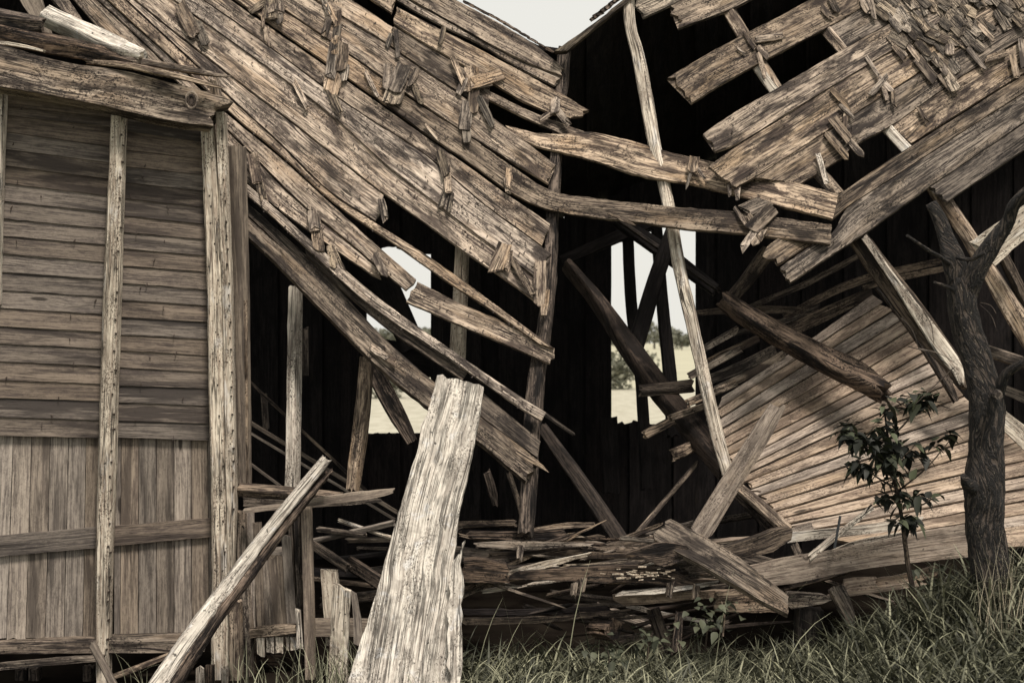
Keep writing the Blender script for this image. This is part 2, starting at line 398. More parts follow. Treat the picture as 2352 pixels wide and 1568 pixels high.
def shard(parent, x, y, L, W, ang, surf, off=.03, name='shingle', mat='shingle', thick=.008, tilt=.02, jag=.02, label=None, bend=0.):
    """a splinter of shingle lying on the roof; ang in degrees from straight down, positive to the right"""
    a = R(ang); dx, dy = math.sin(a), math.cos(a); px, py = dy, -dx
    n = 4; up = []; lo = []; tap = random.uniform(.72, 1.)
    for i in range(n):
        t = i / (n - 1) - .5; ww = W / 2 * (1 - (1 - tap) * abs(t + .5 if random.random() < 0 else t * 2) ** 2)
        b = bend * (t * t - .25) * L
        up.append((x + dx * L * t + px * (ww + b), y + dy * L * t + py * (ww + b)))
        lo.append((x + dx * L * t - px * (ww - b), y + dy * L * t - py * (ww - b)))
    o = board(name, parent, up, lo, surf, off=off, thick=thick, mat=mat, jag=(jag * .6, jag), rough=.004, relief=.004, endoff=(0., tilt), seg=.03)
    return o

# ------------------------------------------------------------------ ground and far land
def ground_h(X, Y):
    s = min(max((X - 1.2) / 1.4, 0), 1); s = s * s * (3 - 2 * s)
    n_ = min(max((Y - 6.0) / 1.2, 0), 1) * min(max((8.05 - Y) / .6, 0), 1)
    return .58 * s * n_ + .04 * nz(X * .9, Y * .9) * min(1, 12 / max(Y, 1))
xs = list(np.linspace(-900, -12, 10)) + list(np.linspace(-8, 8, 60)) + list(np.linspace(12, 900, 10))
ys = list(np.linspace(-40, 4, 5)) + list(np.linspace(4.6, 16, 40)) + list(np.geomspace(20, 1600, 16))
V = [(x, y, ground_h(x, y) if y < 16 else 0.) for y in ys for x in xs]; nx = len(xs)
Fc = [(j * nx + i, j * nx + i + 1, (j + 1) * nx + i + 1, (j + 1) * nx + i) for j in range(len(ys) - 1) for i in range(nx - 1)]
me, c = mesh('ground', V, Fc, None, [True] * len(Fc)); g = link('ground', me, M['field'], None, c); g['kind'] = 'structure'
# bare earth under and in front of the wreck, its shade in the colour
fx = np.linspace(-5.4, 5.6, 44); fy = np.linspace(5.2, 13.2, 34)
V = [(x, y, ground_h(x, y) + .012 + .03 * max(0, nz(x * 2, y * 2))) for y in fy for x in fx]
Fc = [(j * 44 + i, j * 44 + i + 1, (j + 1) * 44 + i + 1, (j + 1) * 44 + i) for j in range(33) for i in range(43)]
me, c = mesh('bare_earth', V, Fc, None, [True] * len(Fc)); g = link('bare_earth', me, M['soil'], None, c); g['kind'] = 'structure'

def clump_mesh(name, n, rx, ry, rz, cz, size, seed, lobes=7):
    rg = np.random.RandomState(seed); lc = rg.uniform(-.6, .6, (lobes, 3)); lr = rg.uniform(.35, .62, lobes)
    V = []; Fc = []; tint = []
    for i in range(n):
        l = rg.randint(lobes); d = rg.normal(size=3); d /= np.linalg.norm(d)
        p = lc[l] + d * lr[l] * rg.uniform(.75, 1.05); p = p * np.array([rx, ry, rz]) + np.array([0, 0, cz])
        a = rg.normal(size=3); a /= np.linalg.norm(a); b = np.cross(a, rg.normal(size=3)); b /= np.linalg.norm(b)
        s = size * rg.uniform(.6, 1.3); k = len(V)
        V += [p - a * s, p + b * s * .6, p + a * s, p - b * s * .6]; Fc.append((k, k + 1, k + 2, k + 3)); t = rg.uniform(0, 1); tint += [t] * 4
    me = bpy.data.meshes.new(name); me.from_pydata([tuple(v) for v in V], [], Fc)
    at = me.attributes.new('tint', 'FLOAT', 'POINT'); at.data.foreach_set('value', tint); me.materials.append(M['crown']); return me
def trunk_mesh(name, h, r):
    V = []; Fc = []
    for i, z in enumerate((0, h * .5, h)):
        for a in range(6): V.append((math.cos(a * math.pi / 3) * r * (1 - .5 * i / 2), math.sin(a * math.pi / 3) * r * (1 - .5 * i / 2), z))
    for i in range(2):
        for a in range(6): Fc.append((i * 6 + a, i * 6 + (a + 1) % 6, i * 6 + 6 + (a + 1) % 6, i * 6 + 6 + a))
    me = bpy.data.meshes.new(name); me.from_pydata(V, [], Fc); me.materials.append(M['brown']); return me
crowns = [clump_mesh('crown', 900, 4.2, 4.0, 2.6, 3.1, .38, s) for s in (1, 2, 3)]
trk = trunk_mesh('trunk', 3.0, .22)
for i, (px, hh, sc_) in enumerate([(800, 0, 1.), (850, 0, .9), (882, 0, 1.), (925, 0, 1.15), (975, 0, 1.35), (1010, 0, 1.1), (1060, 0, .9), (1340, 0, .9), (1395, 0, 1.), (1432, 0, .95), (1474, 0, 1.0), (1503, 0, 1.45), (1535, 0, 1.05), (1566, 0, .9), (1592, 0, .95), (1640, 0, 1.), (700, 0, 1.1), (1700, 0, 1.1)]):
    Y = 330 + (i * 37 % 60); X = (px - CX) / F * Y
    side = 'left' if px < CX else 'right'
    t = thing('far_tree', f'distant bushy tree in the far tree line, seen toward the {side} opening of the wreck', 'tree', (X, Y, 0), 'trees of the far tree line')
    t.scale = (sc_ * 1.0, sc_, sc_ * .95)
    cme = crowns[i % 3]; o = bpy.data.objects.new('crown', cme); COL.objects.link(o); o.parent = t; o['kind'] = 'stuff'; o.rotation_euler = (0, 0, i * 1.3)
    o = bpy.data.objects.new('trunk', trk); COL.objects.link(o); o.parent = t
bush = clump_mesh('bush_leaves', 700, 1.0, .8, .75, .7, .09, 9)
for i, (px, sc_, lab) in enumerate([(1432, 1.25, 'round dark bush at the field edge, seen left of the dark inner post'), (1418, 1., 'low bush at the field edge half hidden by the dark back wall'), (862, 1.0, 'scrubby bush at the edge of the field, seen left of the dark rotten strut'), (905, .7, 'small bush on the field edge, seen right of the dark rotten strut')]):
    Y = 58 if px > 1000 else 48; t = link('bush', bush, None, None, ((px - CX) / F * Y, Y + i * .4, 0)); t.scale = (sc_, sc_, sc_); tag(t, lab, 'bush', 'bushes at the field edge')

# ------------------------------------------------------------------ back of the barn: rear wall, plus side walls and rear roof added to shut out light
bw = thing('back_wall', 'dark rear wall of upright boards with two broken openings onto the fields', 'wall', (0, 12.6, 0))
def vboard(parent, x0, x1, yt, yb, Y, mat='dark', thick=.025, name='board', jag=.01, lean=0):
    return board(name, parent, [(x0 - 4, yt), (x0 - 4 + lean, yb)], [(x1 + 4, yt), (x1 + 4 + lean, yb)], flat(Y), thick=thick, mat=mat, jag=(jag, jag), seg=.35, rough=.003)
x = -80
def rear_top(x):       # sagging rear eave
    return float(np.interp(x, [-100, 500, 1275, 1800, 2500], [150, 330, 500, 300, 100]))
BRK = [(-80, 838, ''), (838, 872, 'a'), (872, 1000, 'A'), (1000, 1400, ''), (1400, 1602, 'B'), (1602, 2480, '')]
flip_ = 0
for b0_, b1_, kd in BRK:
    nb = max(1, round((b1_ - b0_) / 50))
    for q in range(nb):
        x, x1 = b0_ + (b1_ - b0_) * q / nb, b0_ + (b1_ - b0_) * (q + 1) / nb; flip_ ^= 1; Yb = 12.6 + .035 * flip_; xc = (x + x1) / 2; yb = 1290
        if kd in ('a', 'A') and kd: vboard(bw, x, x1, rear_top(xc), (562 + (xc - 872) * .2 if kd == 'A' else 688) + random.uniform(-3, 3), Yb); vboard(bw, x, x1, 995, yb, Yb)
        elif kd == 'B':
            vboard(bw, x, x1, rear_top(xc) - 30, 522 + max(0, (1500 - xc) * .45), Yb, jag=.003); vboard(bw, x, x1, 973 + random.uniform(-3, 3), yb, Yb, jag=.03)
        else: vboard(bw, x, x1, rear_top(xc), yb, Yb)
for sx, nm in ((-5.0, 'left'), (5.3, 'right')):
    sw = thing('added_side_wall', f'unseen end wall added to keep light out of the {nm} side of the wrecked barn', 'wall', (sx, 10.6, 0))  # added wall, closes the interior off from daylight
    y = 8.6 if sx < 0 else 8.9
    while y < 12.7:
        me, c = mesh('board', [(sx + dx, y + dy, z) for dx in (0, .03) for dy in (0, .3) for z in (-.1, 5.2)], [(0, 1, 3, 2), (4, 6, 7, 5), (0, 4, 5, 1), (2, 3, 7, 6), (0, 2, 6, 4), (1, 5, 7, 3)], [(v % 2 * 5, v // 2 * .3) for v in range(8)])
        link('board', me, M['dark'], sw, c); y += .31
rr = thing('added_rear_roof', 'dark sagging rear roof slopes added behind the two front slopes to close out light', 'roof', (0, 11, 3.5))  # added cover, stops sky light leaking in from above
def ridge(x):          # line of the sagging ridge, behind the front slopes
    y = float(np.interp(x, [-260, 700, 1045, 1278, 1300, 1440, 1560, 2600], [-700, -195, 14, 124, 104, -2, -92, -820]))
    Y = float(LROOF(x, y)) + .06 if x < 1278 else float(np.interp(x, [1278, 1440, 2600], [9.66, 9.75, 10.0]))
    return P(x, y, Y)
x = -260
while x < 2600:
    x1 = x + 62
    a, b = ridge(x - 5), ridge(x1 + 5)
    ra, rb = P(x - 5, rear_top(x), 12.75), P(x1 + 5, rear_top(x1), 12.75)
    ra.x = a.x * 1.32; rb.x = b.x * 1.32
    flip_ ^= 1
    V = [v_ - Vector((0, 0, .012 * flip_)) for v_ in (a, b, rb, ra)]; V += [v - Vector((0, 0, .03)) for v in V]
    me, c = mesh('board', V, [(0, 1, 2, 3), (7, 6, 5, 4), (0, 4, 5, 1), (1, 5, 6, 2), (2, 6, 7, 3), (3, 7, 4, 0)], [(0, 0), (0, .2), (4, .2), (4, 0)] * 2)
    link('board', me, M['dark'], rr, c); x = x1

# ------------------------------------------------------------------ left roof slope
lr = thing('left_roof_slope', 'sagging left roof slope of long weathered sheathing boards bristling with nails', 'roof', tuple(P(900, 500, LROOF(900, 500))))
A0 = [(520, -330), (700, -210), (1045, -3), (1152, 52), (1270, 124), (1292, 148)]
A1 = [(560, -240), (800, -90), (944, 3), (1035, 50), (1136, 111), (1237, 158), (1290, 176)]
A2 = [(560, -220), (760, -90), (905, 0), (1012, 62), (1052, 80), (1102, 95), (1136, 128), (1180, 152), (1213, 168), (1275, 200)]
A3u = [(700, -125), (850, -25), (914, 18), (1018, 67), (1136, 129), (1216, 171), (1317, 225), (1345, 247)]
A3l = [(600, -140), (780, -25), (904, 57), (968, 100), (1062, 148), (1136, 198), (1253, 264), (1330, 277)]
A4u = [(1090, 190), (1115, 203), (1236, 262), (1314, 289), (1350, 302)]
A4l = [(1090, 214), (1119, 228), (1169, 255), (1235, 287), (1317, 322)]
A5 = [(380, -230), (560, -110), (780, 37), (887, 97), (961, 155), (1048, 208), (1115, 255), (1274, 373)]
A6 = [(300, -230), (480, -100), (600, -12), (680, 42), (793, 118), (880, 181), (937, 218), (1079, 314), (1257, 423)]
A7 = [(230, -215), (470, -50), (540, 0), (675, 94), (800, 181), (887, 242), (1001, 323), (1075, 373), (1156, 434), (1262, 505)]
A8 = [(200, -190), (465, 0), (560, 65), (659, 138), (766, 218), (850, 277), (934, 325), (1001, 370), (1082, 450), (1250, 570)]
A9 = [(160, -180), (400, 0), (484, 60), (560, 115), (662, 188), (800, 292), (853, 352), (921, 407), (1028, 484), (1082, 530), (1237, 640)]
A10 = [(100, -170), (310, 0), (400, 75), (480, 135), (564, 202), (665, 276), (766, 356), (813, 393), (880, 447), (937, 484), (1082, 592), (1168, 646), (1244, 704)]
A11 = [(120, -150), (255, -30), (312, 23), (400, 105), (450, 151), (538, 235), (564, 262), (672, 353), (723, 423), (791, 467), (917, 546), (986, 589), (1058, 639), (1140, 701), (1190, 737), (1273, 800)]
A12 = [(120, -120), (255, 5), (350, 92), (450, 180), (514, 249), (659, 363), (734, 440), (787, 481), (841, 517), (931, 575), (986, 618), (1076, 679), (1147, 722), (1208, 769), (1262, 805)]
A13 = [(380, 132), (450, 192), (514, 256), (659, 370), (733, 442), (791, 492), (860, 557), (957, 639)]
A14 = [(380, 165), (450, 226), (514, 290), (600, 375), (690, 473), (770, 528), (827, 578), (878, 625), (928, 665)]
A15 = [(430, 262), (514, 358), (566, 425), (625, 470), (705, 530), (841, 625), (867, 641)]
I1u = [(500, 362), (545, 405), (615, 463), (669, 510), (719, 560), (755, 585), (798, 625), (856, 675), (917, 719), (986, 769), (1050, 812), (1176, 899), (1250, 944)]
I1l = [(500, 392), (545, 430), (579, 456), (625, 495), (680, 546), (734, 596), (784, 643), (824, 683), (878, 722), (950, 769), (1040, 827), (1176, 924), (1247, 968)]
I2l = [(700, 585), (784, 668), (878, 750), (950, 800), (1058, 873)]
J1u = [(520, 420), (555, 452), (625, 512), (770, 645), (841, 735), (878, 772), (996, 873)]
J1l = [(520, 455), (555, 485), (650, 570), (720, 650), (790, 712), (860, 775), (990, 888)]
K1u = [(520, 455), (564, 497), (661, 580), (733, 652), (816, 727), (878, 782), (1000, 880), (1115, 965), (1232, 1052)]
K1l = [(520, 500), (564, 537), (608, 575), (669, 639), (733, 704), (806, 780), (860, 837), (950, 909), (1000, 950), (1090, 1005), (1170, 1072), (1212, 1108)]
kw = dict(surf=LROOF, mat='roof')
strip(lr, A0, A1, 540, (1291, 1289), off=.012, nails=.9, jag=(.01, .015), **kw)
strip(lr, A1, A2, 560, (1287, 1272), off=-.004, nails=.9, jag=(.01, .02), **kw)
strip(lr, [(x, y - 2) for x, y in A2], [(x, y - 16) for x, y in A3u], 600, (905, 900), off=-.012, **kw)
strip(lr, A3u, A3l, (912, 903), (1345, 1328), off=.01, nails=1.2, jag=(.01, .05), rough=.007, **kw)
strip(lr, [(x, y - 22) for x, y in A3u], [(x, y - 22) for x, y in A3l], (600, 600), (912, 897), off=.004, nails=.6, jag=(.01, .02), **kw)
strip(lr, A3l, A5, (904, 892), (1128, 1118), off=-.002, nails=.9, **kw)
strip(lr, [(x, y + 4) for x, y in A3l], A5, (480, 480), (902, 888), off=.012, nails=.9, jag=(.01, .02), **kw)
strip(lr, A4u, A4l, (1100, 1100), (1350, 1317), off=-.008, nails=.6, **kw)
strip(lr, A5, A6, 400, (1274, 1257), off=.014, nails=1., jag=(.01, .014), **kw)
strip(lr, A6, A7, 330, (931, 890), off=.004, nails=.8, **kw)
strip(lr, [(x, y + 5) for x, y in A7], A8, 260, (1264, 1246), off=.0, nails=1., jag=(.01, .015), **kw)
strip(lr, A8, A9, 230, (1262, 1238), off=.016, nails=1.1, jag=(.01, .02), g=1., **kw)
strip(lr, A9, A10, 180, (1237, 1244), off=.002, nails=1., jag=(.01, .015), **kw)
strip(lr, A10, [(x, y - 2) for x, y in A11], 130, (882, 860), off=-.006, nails=.3, jag=(.01, .02), **kw)
strip(lr, A11, A12, 150, (1272, 1240), off=.02, nails=.9, g=.5, jag=(.01, .01), **kw)
strip(lr, A13, A14, 390, (957, 930), off=.004, nails=.8, jag=(.01, .02), **kw)
strip(lr, A14, A15, 430, (876, 866), off=-.01, nails=.6, jag=(.01, .02), **kw)
strip(lr, I1u, I1l, (520, 520), (1252, 1246), off=.035, nails=1., g=0, jag=(.01, .012), **kw)
strip(lr, I1l, I2l, (700, 705), (1075, 1060), off=.0, nails=.0, surf=LROOF, mat='brown')
strip(lr, J1u, J1l, (535, 535), (996, 990), off=-.03, nails=.2, surf=LROOF, mat='brown')
strip(lr, [(x, y + 3) for x, y in J1l], [(x, y + 14) for x, y in J1l], (535, 535), (900, 890), off=-.035, surf=LROOF, mat='brown')
strip(lr, K1u, K1l, (535, 535), (1232, 1208), off=.01, nails=.4, g=0, thick=.05, jag=(.01, .02), rough=.007, **kw)
board('board', lr, [(1080, 876), (1160, 944), (1240, 1012)], [(1070, 925), (1150, 990), (1234, 1050)], LROOF, off=-.02, mat='brown')
board('board', lr, [(1195, 1030), (1245, 1065), (1262, 1085)], [(1180, 1040), (1238, 1072), (1262, 1085)], LROOF, off=.02, mat='roof', thick=.01)
# the two long boards that still bridge to the right slope
def bridge(x, y):
    t = min(max((x - 1290) / 600, 0), 1)
    return LROOF(x, y) * (1 - t) + (RROOF(x, y) - .06) * t
L1u = [(1160, 286), (1223, 303), (1290, 308), (1350, 303), (1425, 317), (1509, 341), (1586, 361), (1640, 373), (1787, 408), (1926, 446)]
L1l = [(1170, 303), (1223, 331), (1290, 349), (1357, 366), (1458, 400), (1559, 417), (1660, 440), (1787, 472), (1914, 502)]
board('board', lr, L1u, L1l, bridge, off=-.012, nails=.6, jag=(.02, .006), rough=.006)
L2u = [(931, 220), (1079, 316), (1156, 368), (1230, 418), (1273, 441), (1388, 458), (1546, 474), (1740, 490), (1800, 501), (1911, 515)]
L2l = [(890, 242), (1001, 321), (1075, 371), (1156, 430), (1200, 455), (1262, 481), (1370, 499), (1460, 508), (1514, 517), (1586, 526), (1694, 535), (1767, 544), (1909, 560)]
board('board', lr, L2u, L2l, bridge, off=.018, nails=1., jag=(.01, .006), rough=.006)
# far-left strips above the wall, and unseen filler boards added up to the ridge to block the sky
B1 = [(60, -150), (170, -50), (225, 0), (305, 75), (350, 117), (410, 175)]
B2 = [(20, -150), (130, -45), (172, 0), (222, 66), (275, 118), (330, 168)]
strip(lr, [(x, y + 3) for x, y in A12], B1, 170, (450, 408), off=.0, nails=.9, **kw)
strip(lr, B1, B2, 70, (408, 330), off=-.012, nails=.8, **kw)
board('board', lr, [(225, 62), (262, 96), (300, 118)], [(215, 66), (250, 104), (297, 124)], LROOF, off=.03, thick=.01)
board('board', lr, [(118, -60), (158, 0), (200, 62)], [(80, -60), (122, 0), (182, 66)], LROOF, off=-.03, mat='brown', thick=.05)
for q in range(9):  # added boards above the frame, there to block the sky
    dy = -52 * q
    strip(lr, [(x, y - 60 + dy) for x, y in A5], [(x, y - 8 + dy) for x, y in A5], -60 - 0 * q, 640 - q * 12, surf=LROOF, off=0., name='board') if q > 4 else None
for q in range(14):
    s0 = [(-120, -360 - q * 0 + q * 52 - 330), (520, -330 + q * 52 - 250), (1040, -8 + q * 52 - 270)]
    s1 = [(x, y + 50) for x, y in s0]
    xe = 900 if q < 4 else 480 - (q - 4) * 50
    if s1[0][1] > -60: break
    strip(lr, s0, s1, -110, min(xe, 560), surf=LROOF, off=-.05, mat='roof')

# ------------------------------------------------------------------ right roof slope
rs_ = thing('right_roof_slope', 'broken right roof slope of rising sheathing boards with gaps and leftover shingles', 'roof', tuple(P(2000, 300, RROOF(2000, 300))))
kr = dict(surf=RROOF, mat='roofr')
def rb(up, lo, **k):
    kk = dict(surf=RROOF, mat='roofr', nails=.6, jag=(.03, .01)); kk.update(k)
    return board('board', rs_, up, lo, kk.pop('surf'), **kk)
rb([(1455, 5), (1500, -14), (1600, -70)], [(1482, 38), (1560, 2), (1640, -45)], off=.02, nails=0, mat='shingle')
rb([(1545, 10), (1600, -18), (1760, -110)], [(1562, 63), (1667, 26), (1712, 5), (1860, -75)], off=.01, jag=(.05, .01))
rb([(1539, 176), (1626, 124), (1714, 77), (1794, 36), (1870, -6), (2060, -110)], [(1589, 236), (1661, 190), (1744, 145), (1828, 100), (1898, 64), (1985, 14), (2120, -70)], off=.012)
rb([(1899, 65), (1985, 15), (2140, -70)], [(1942, 109), (2030, 60), (2200, -40)], off=-.002, jag=(.004, .01))
rb([(1615, 308), (1693, 255), (1784, 203), (1929, 118), (2030, 62), (2225, -50)], [(1646, 346), (1693, 330), (1828, 247), (1996, 146), (2056, 111), (2300, -30)], off=.018, jag=(.02, .01))
rb([(1628, 382), (1693, 336), (1828, 253), (1986, 153), (2056, 116), (2360, -60)], [(1690, 430), (1747, 398), (1888, 307), (1949, 269), (2023, 222), (2130, 155), (2390, -5)], off=-.004, jag=(.01, .01))
rb([(1735, 408), (1790, 372), (1889, 310)], [(1838, 422), (1890, 390), (1938, 360)], off=-.018, nails=.3, jag=(.01, .02))
rb([(1893, 308), (1949, 272), (2023, 225), (2130, 158), (2245, 88), (2400, -5)], [(1942, 352), (1982, 322), (2050, 286), (2164, 205), (2245, 151), (2400, 55)], off=.006)
rb([(2050, 290), (2164, 208), (2245, 155), (2400, 62)], [(2093, 329), (2198, 262), (2298, 200), (2400, 138)], off=-.006, jag=(.004, .01))
rb([(1926, 447), (1990, 403), (2060, 356), (2164, 291), (2298, 206), (2400, 142)], [(1913, 502), (1945, 475), (2030, 420), (2160, 335), (2260, 270), (2400, 182)], off=.012, jag=(.006, .01))
rb([(1796, 612), (1860, 566), (1915, 531), (1945, 478), (2030, 422), (2160, 337), (2400, 184)], [(1818, 646), (1923, 576), (1989, 533), (2060, 482), (2138, 425), (2200, 384), (2400, 248)], off=-.0, jag=(.03, .01), nails=.4, rough=.006)
rb([(2138, 428), (2200, 387), (2400, 252)], [(2178, 461), (2260, 405), (2400, 312)], off=-.012, nails=.1, mat='brown')
rb([(1752, 574), (1800, 540), (1860, 510)], [(1784, 608), (1830, 580), (1880, 552)], off=-.02, nails=.0, jag=(.05, .02))
rb([(1700, 470), (1740, 452)], [(1735, 490), (1778, 470)], off=-.03, nails=0, mat='brown', thick=.012)
rb([(2223, 560), (2280, 520), (2400, 440)], [(2290, 608), (2330, 570), (2400, 515)], off=.02, nails=0, surf=flat(8.5), mat='pale', jag=(.03, .01))
for q in range(7):     # unseen boards added above the frame to keep sky light out
    dy = -74 * q
    rb([(1580 + q * 70, -60 + dy), (2000 + q * 40, -250 + dy), (2560, -560 + dy * .6)], [(1580 + q * 70, 6 + dy), (2000 + q * 40, -178 + dy), (2560, -490 + dy * .6)], nails=0, off=-.05) if q > 0 else None
for q in range(4):  # more added boards out of view, shutting off the sky
    rb([(2200, -60 - q * 70), (2600, -300 - q * 70)], [(2200, 8 - q * 70), (2600, -232 - q * 70)], nails=0, off=-.05)
rb([(2350, 90), (2620, -60)], [(2350, 150), (2620, 0)], nails=0, off=-.06)
# rafters behind the boards
for (x0, y0, x1, y1, w0) in ((1662, 5, 1800, 235, 26), (1735, 145, 1800, 235, 24), (1885, 55, 1945, 125, 26), (2030, 285, 2090, 350, 26), (1870, 385, 1932, 455, 26), (1700, -60, 1668, 20, 24)):
    beam('rafter', rs_, [(x0, y0, RROOF(x0, y0) + .09), (x1, y1, RROOF(x1, y1) + .09)], w0, depth=.13, mat='pale' if x0 in (1735, 2030) else 'roof', roll=24, jag=.01)
# rake board of the right slope, against the sky
board('rake_board', rs_, [(1276, 116), (1344, 68), (1392, 32), (1440, -8), (1500, -60)], [(1300, 118), (1357, 71), (1400, 37), (1450, -2), (1510, -50)], flat(9.45), thick=.12, mat='shingle', rough=.006, jag=(.01, .01))
for i in range(9):
    x_ = 1366 + i * 9; y_ = 44 - i * 7.2
    shard(rs_, x_, y_ - 4, 24, 10, -58 + random.uniform(-8, 8) - 90 + 90, flat(9.5), off=.0, mat='rot', jag=.01)
for i in range(11):      # thin shingle ends along the left ridge
    x_ = 1075 + i * 18.5; y_ = float(np.interp(x_, [p[0] for p in A0], [p[1] for p in A0])) - 4
    shard(lr, x_, y_, 26, 5, 61 + random.uniform(-3, 3), LROOF, off=-.01, mat='rot', jag=.01, thick=.006)
# the tangle of old shingles at upper right
poly = [(1995, -10), (2015, 40), (2052, 70), (2075, 120), (2115, 150), (2150, 175), (2190, 205), (2215, 185), (2185, 130), (2210, 90), (2250, 110), (2290, 70), (2352, 60), (2380, -30)]
def inside(x, y):
    r = False
    for i in range(len(poly)):
        (x1, y1), (x2, y2) = poly[i], poly[i - 1]
        if (y1 > y) != (y2 > y) and x < (x2 - x1) * (y - y1) / (y2 - y1) + x1: r = not r
    return r
cnt = 0
for row in range(16):
    for k_ in range(26):
        x_ = 1985 + k_ * 15.5 + row * 6 + random.uniform(-4, 4); y_ = -40 + row * 17 - k_ * 4.2 + random.uniform(-4, 4)
        if inside(x_, y_) and random.random() < .62:
            shard(rs_, x_, y_, random.uniform(28, 54), random.uniform(13, 24), 42 + random.gauss(0, 8), RROOF, off=.014 + random.uniform(0, .03), tilt=random.uniform(-.005, .03), bend=random.uniform(-.1, .1)); cnt += 1
SH_R = [(2060, 105, 60, 13, 40), (2100, 122, 44, 13, 38), (2128, 160, 70, 22, 38), (2163, 152, 50, 14, 30), (2182, 113, 26, 20, 4), (2174, 190, 46, 16, 38), (2214, 66, 42, 10, -28), (2240, 130, 54, 12, 40),
        (2262, 70, 48, 12, 44), (2290, 128, 46, 16, -72), (2330, 150, 50, 15, 12), (2348, 120, 60, 14, 6), (1898, 28, 36, 14, 38), (1915, 10, 34, 16, 30), (1990, 12, 40, 22, 24), (2005, 22, 40, 12, 10),
        (2003, 150, 46, 9, 34), (2018, 196, 62, 13, -42), (2034, 193, 42, 13, 44), (2033, 212, 38, 12, 16), (2052, 222, 34, 11, 6), (2066, 122, 44, 12, 38), (1930, 225, 56, 14, 44), (1945, 255, 40, 9, 48), (1943, 270, 46, 11, -4),
        (1930, 294, 62, 22, 38), (1965, 338, 50, 16, 42), (1920, 330, 66, 18, 40), (2118, 262, 36, 8, 30), (1722, 90, 48, 12, 34), (1765, 86, 66, 16, -82), (1752, 118, 40, 14, 42), (1750, 150, 60, 12, 16), (1701, 116, 18, 5, 50), (1888, 384, 66, 12, 16)]
for x_, y_, L_, W_, a_ in SH_R:
    o = shard(rs_, x_, y_, L_, W_, a_, RROOF, off=.034 + random.uniform(0, .012), tilt=random.uniform(-.01, .03), mat='pale' if a_ == 16 and L_ == 66 else 'roofr', jag=.03)
# splinters and shingle remains on the left slope
SH_L = [(606, 40, 40, 8, -8), (612, 78, 38, 9, 2), (622, 20, 44, 24, 4), (640, 30, 46, 14, 10), (596, 12, 40, 12, -55), (632, 8, 30, 30, 6), (748, 10, 36, 10, 20), (762, 30, 52, 10, 25), (776, 42, 34, 12, -4), (752, 58, 40, 12, -20), (772, 86, 60, 14, -8),
        (764, 135, 74, 20, -8), (785, 130, 66, 24, -6), (764, 190, 44, 30, -14), (788, 165, 40, 20, -12), (772, 105, 44, 20, -4), (855, 195, 66, 8, 26), (890, 176, 58, 16, -2), (917, 178, 66, 28, -22), (905, 216, 40, 34, -20), (950, 175, 40, 12, -24), (955, 205, 74, 10, 22),
        (912, 100, 66, 8, 5), (893, 94, 36, 9, -18), (1016, 78, 34, 10, -12), (1052, 160, 66, 10, 22), (1060, 200, 42, 13, -24), (1086, 180, 52, 26, 6), (1118, 180, 70, 22, -72), (1098, 196, 66, 12, -78), (1088, 228, 52, 20, -4), (1070, 268, 70, 24, -6), (1072, 300, 50, 16, 2), (1116, 256, 76, 14, 26),
        (1168, 408, 44, 13, -4), (1165, 425, 34, 10, 8), (1017, 372, 54, 16, 16), (1028, 410, 60, 13, 3), (1020, 450, 54, 13, -16), (1034, 462, 40, 10, -10), (585, 385, 60, 20, 8), (598, 430, 66, 14, 14), (604, 452, 40, 14, 18), (722, 505, 44, 22, 4), (730, 548, 56, 20, 8), (762, 585, 50, 15, 14), (775, 590, 66, 8, 24),
        (762, 215, 90, 14, 24), (690, 215, 66, 10, 28), (430, 45, 84, 26, 26), (462, 75, 60, 16, 22), (1150, 588, 66, 26, -20), (1168, 600, 50, 12, -10), (1200, 635, 90, 12, 30), (1240, 645, 96, 22, -2), (1252, 690, 60, 14, -6), (1256, 265, 26, 10, -60), (1287, 262, 50, 12, 40), (1275, 245, 40, 16, -4), (880, 480, 50, 14, 12),
        (872, 605, 50, 16, 30), (990, 300, 40, 6, 40), (868, 806, 46, 14, 55), (892, 822, 36, 12, 60)]
for x_, y_, L_, W_, a_ in SH_L:
    shard(lr, x_, y_, L_, W_ * 1.3, a_, LROOF, off=.042 + random.uniform(0, .014), tilt=random.uniform(-.01, .035), mat=random.choice(('shingle', 'roof', 'roof')), jag=.03)
for x_, y_, L_, W_, a_ in [(1592, 378, 34, 24, -10), (1584, 405, 44, 7, -16), (1604, 388, 40, 8, 35), (1668, 400, 60, 8, -4), (1674, 415, 76, 9, 4), (1696, 412, 84, 12, -2), (1688, 418, 60, 6, 6), (1752, 500, 74, 34, -45), (1735, 520, 60, 18, 30), (1704, 500, 54, 10, 35), (1720, 548, 50, 18, -35), (1740, 545, 40, 22, -30), (1428, 503, 66, 6, 66)]:
    shard(lr, x_, y_, L_, W_, a_, bridge, off=.05 + random.uniform(0, .01), tilt=random.uniform(-.005, .02), mat='roof', jag=.03)
board('board', lr, [(935, 696), (957, 648)][::-1] and [(957, 647), (1058, 697), (1176, 749), (1274, 801)], [(935, 694), (1058, 747), (1176, 797), (1266, 836)], LROOF, off=.0, nails=.5, jag=(.015, .015), curl=(.004, 0))

# leaning pole at the torn edge, carrying the board ends
beam('post', None, [(x_, y_, LROOF(x_, y_) + .10) for x_, y_ in ((1296, 118), (1286, 260), (1276, 400), (1268, 520), (1262, 640), (1248, 760), (1228, 930), (1208, 1230))], [24, 24, 20, 22, 26, 30, 34, 30], depth=.09, mat='rot', roll=20, lump=.012)
tag(bpy.data.objects['post'], 'rough dark post standing along the torn right edge of the left roof slope', 'post')
def solo(fn, label, cat, *a, group=None, **k):
    o = fn(*a, **k); tag(o, label, cat, group); return o

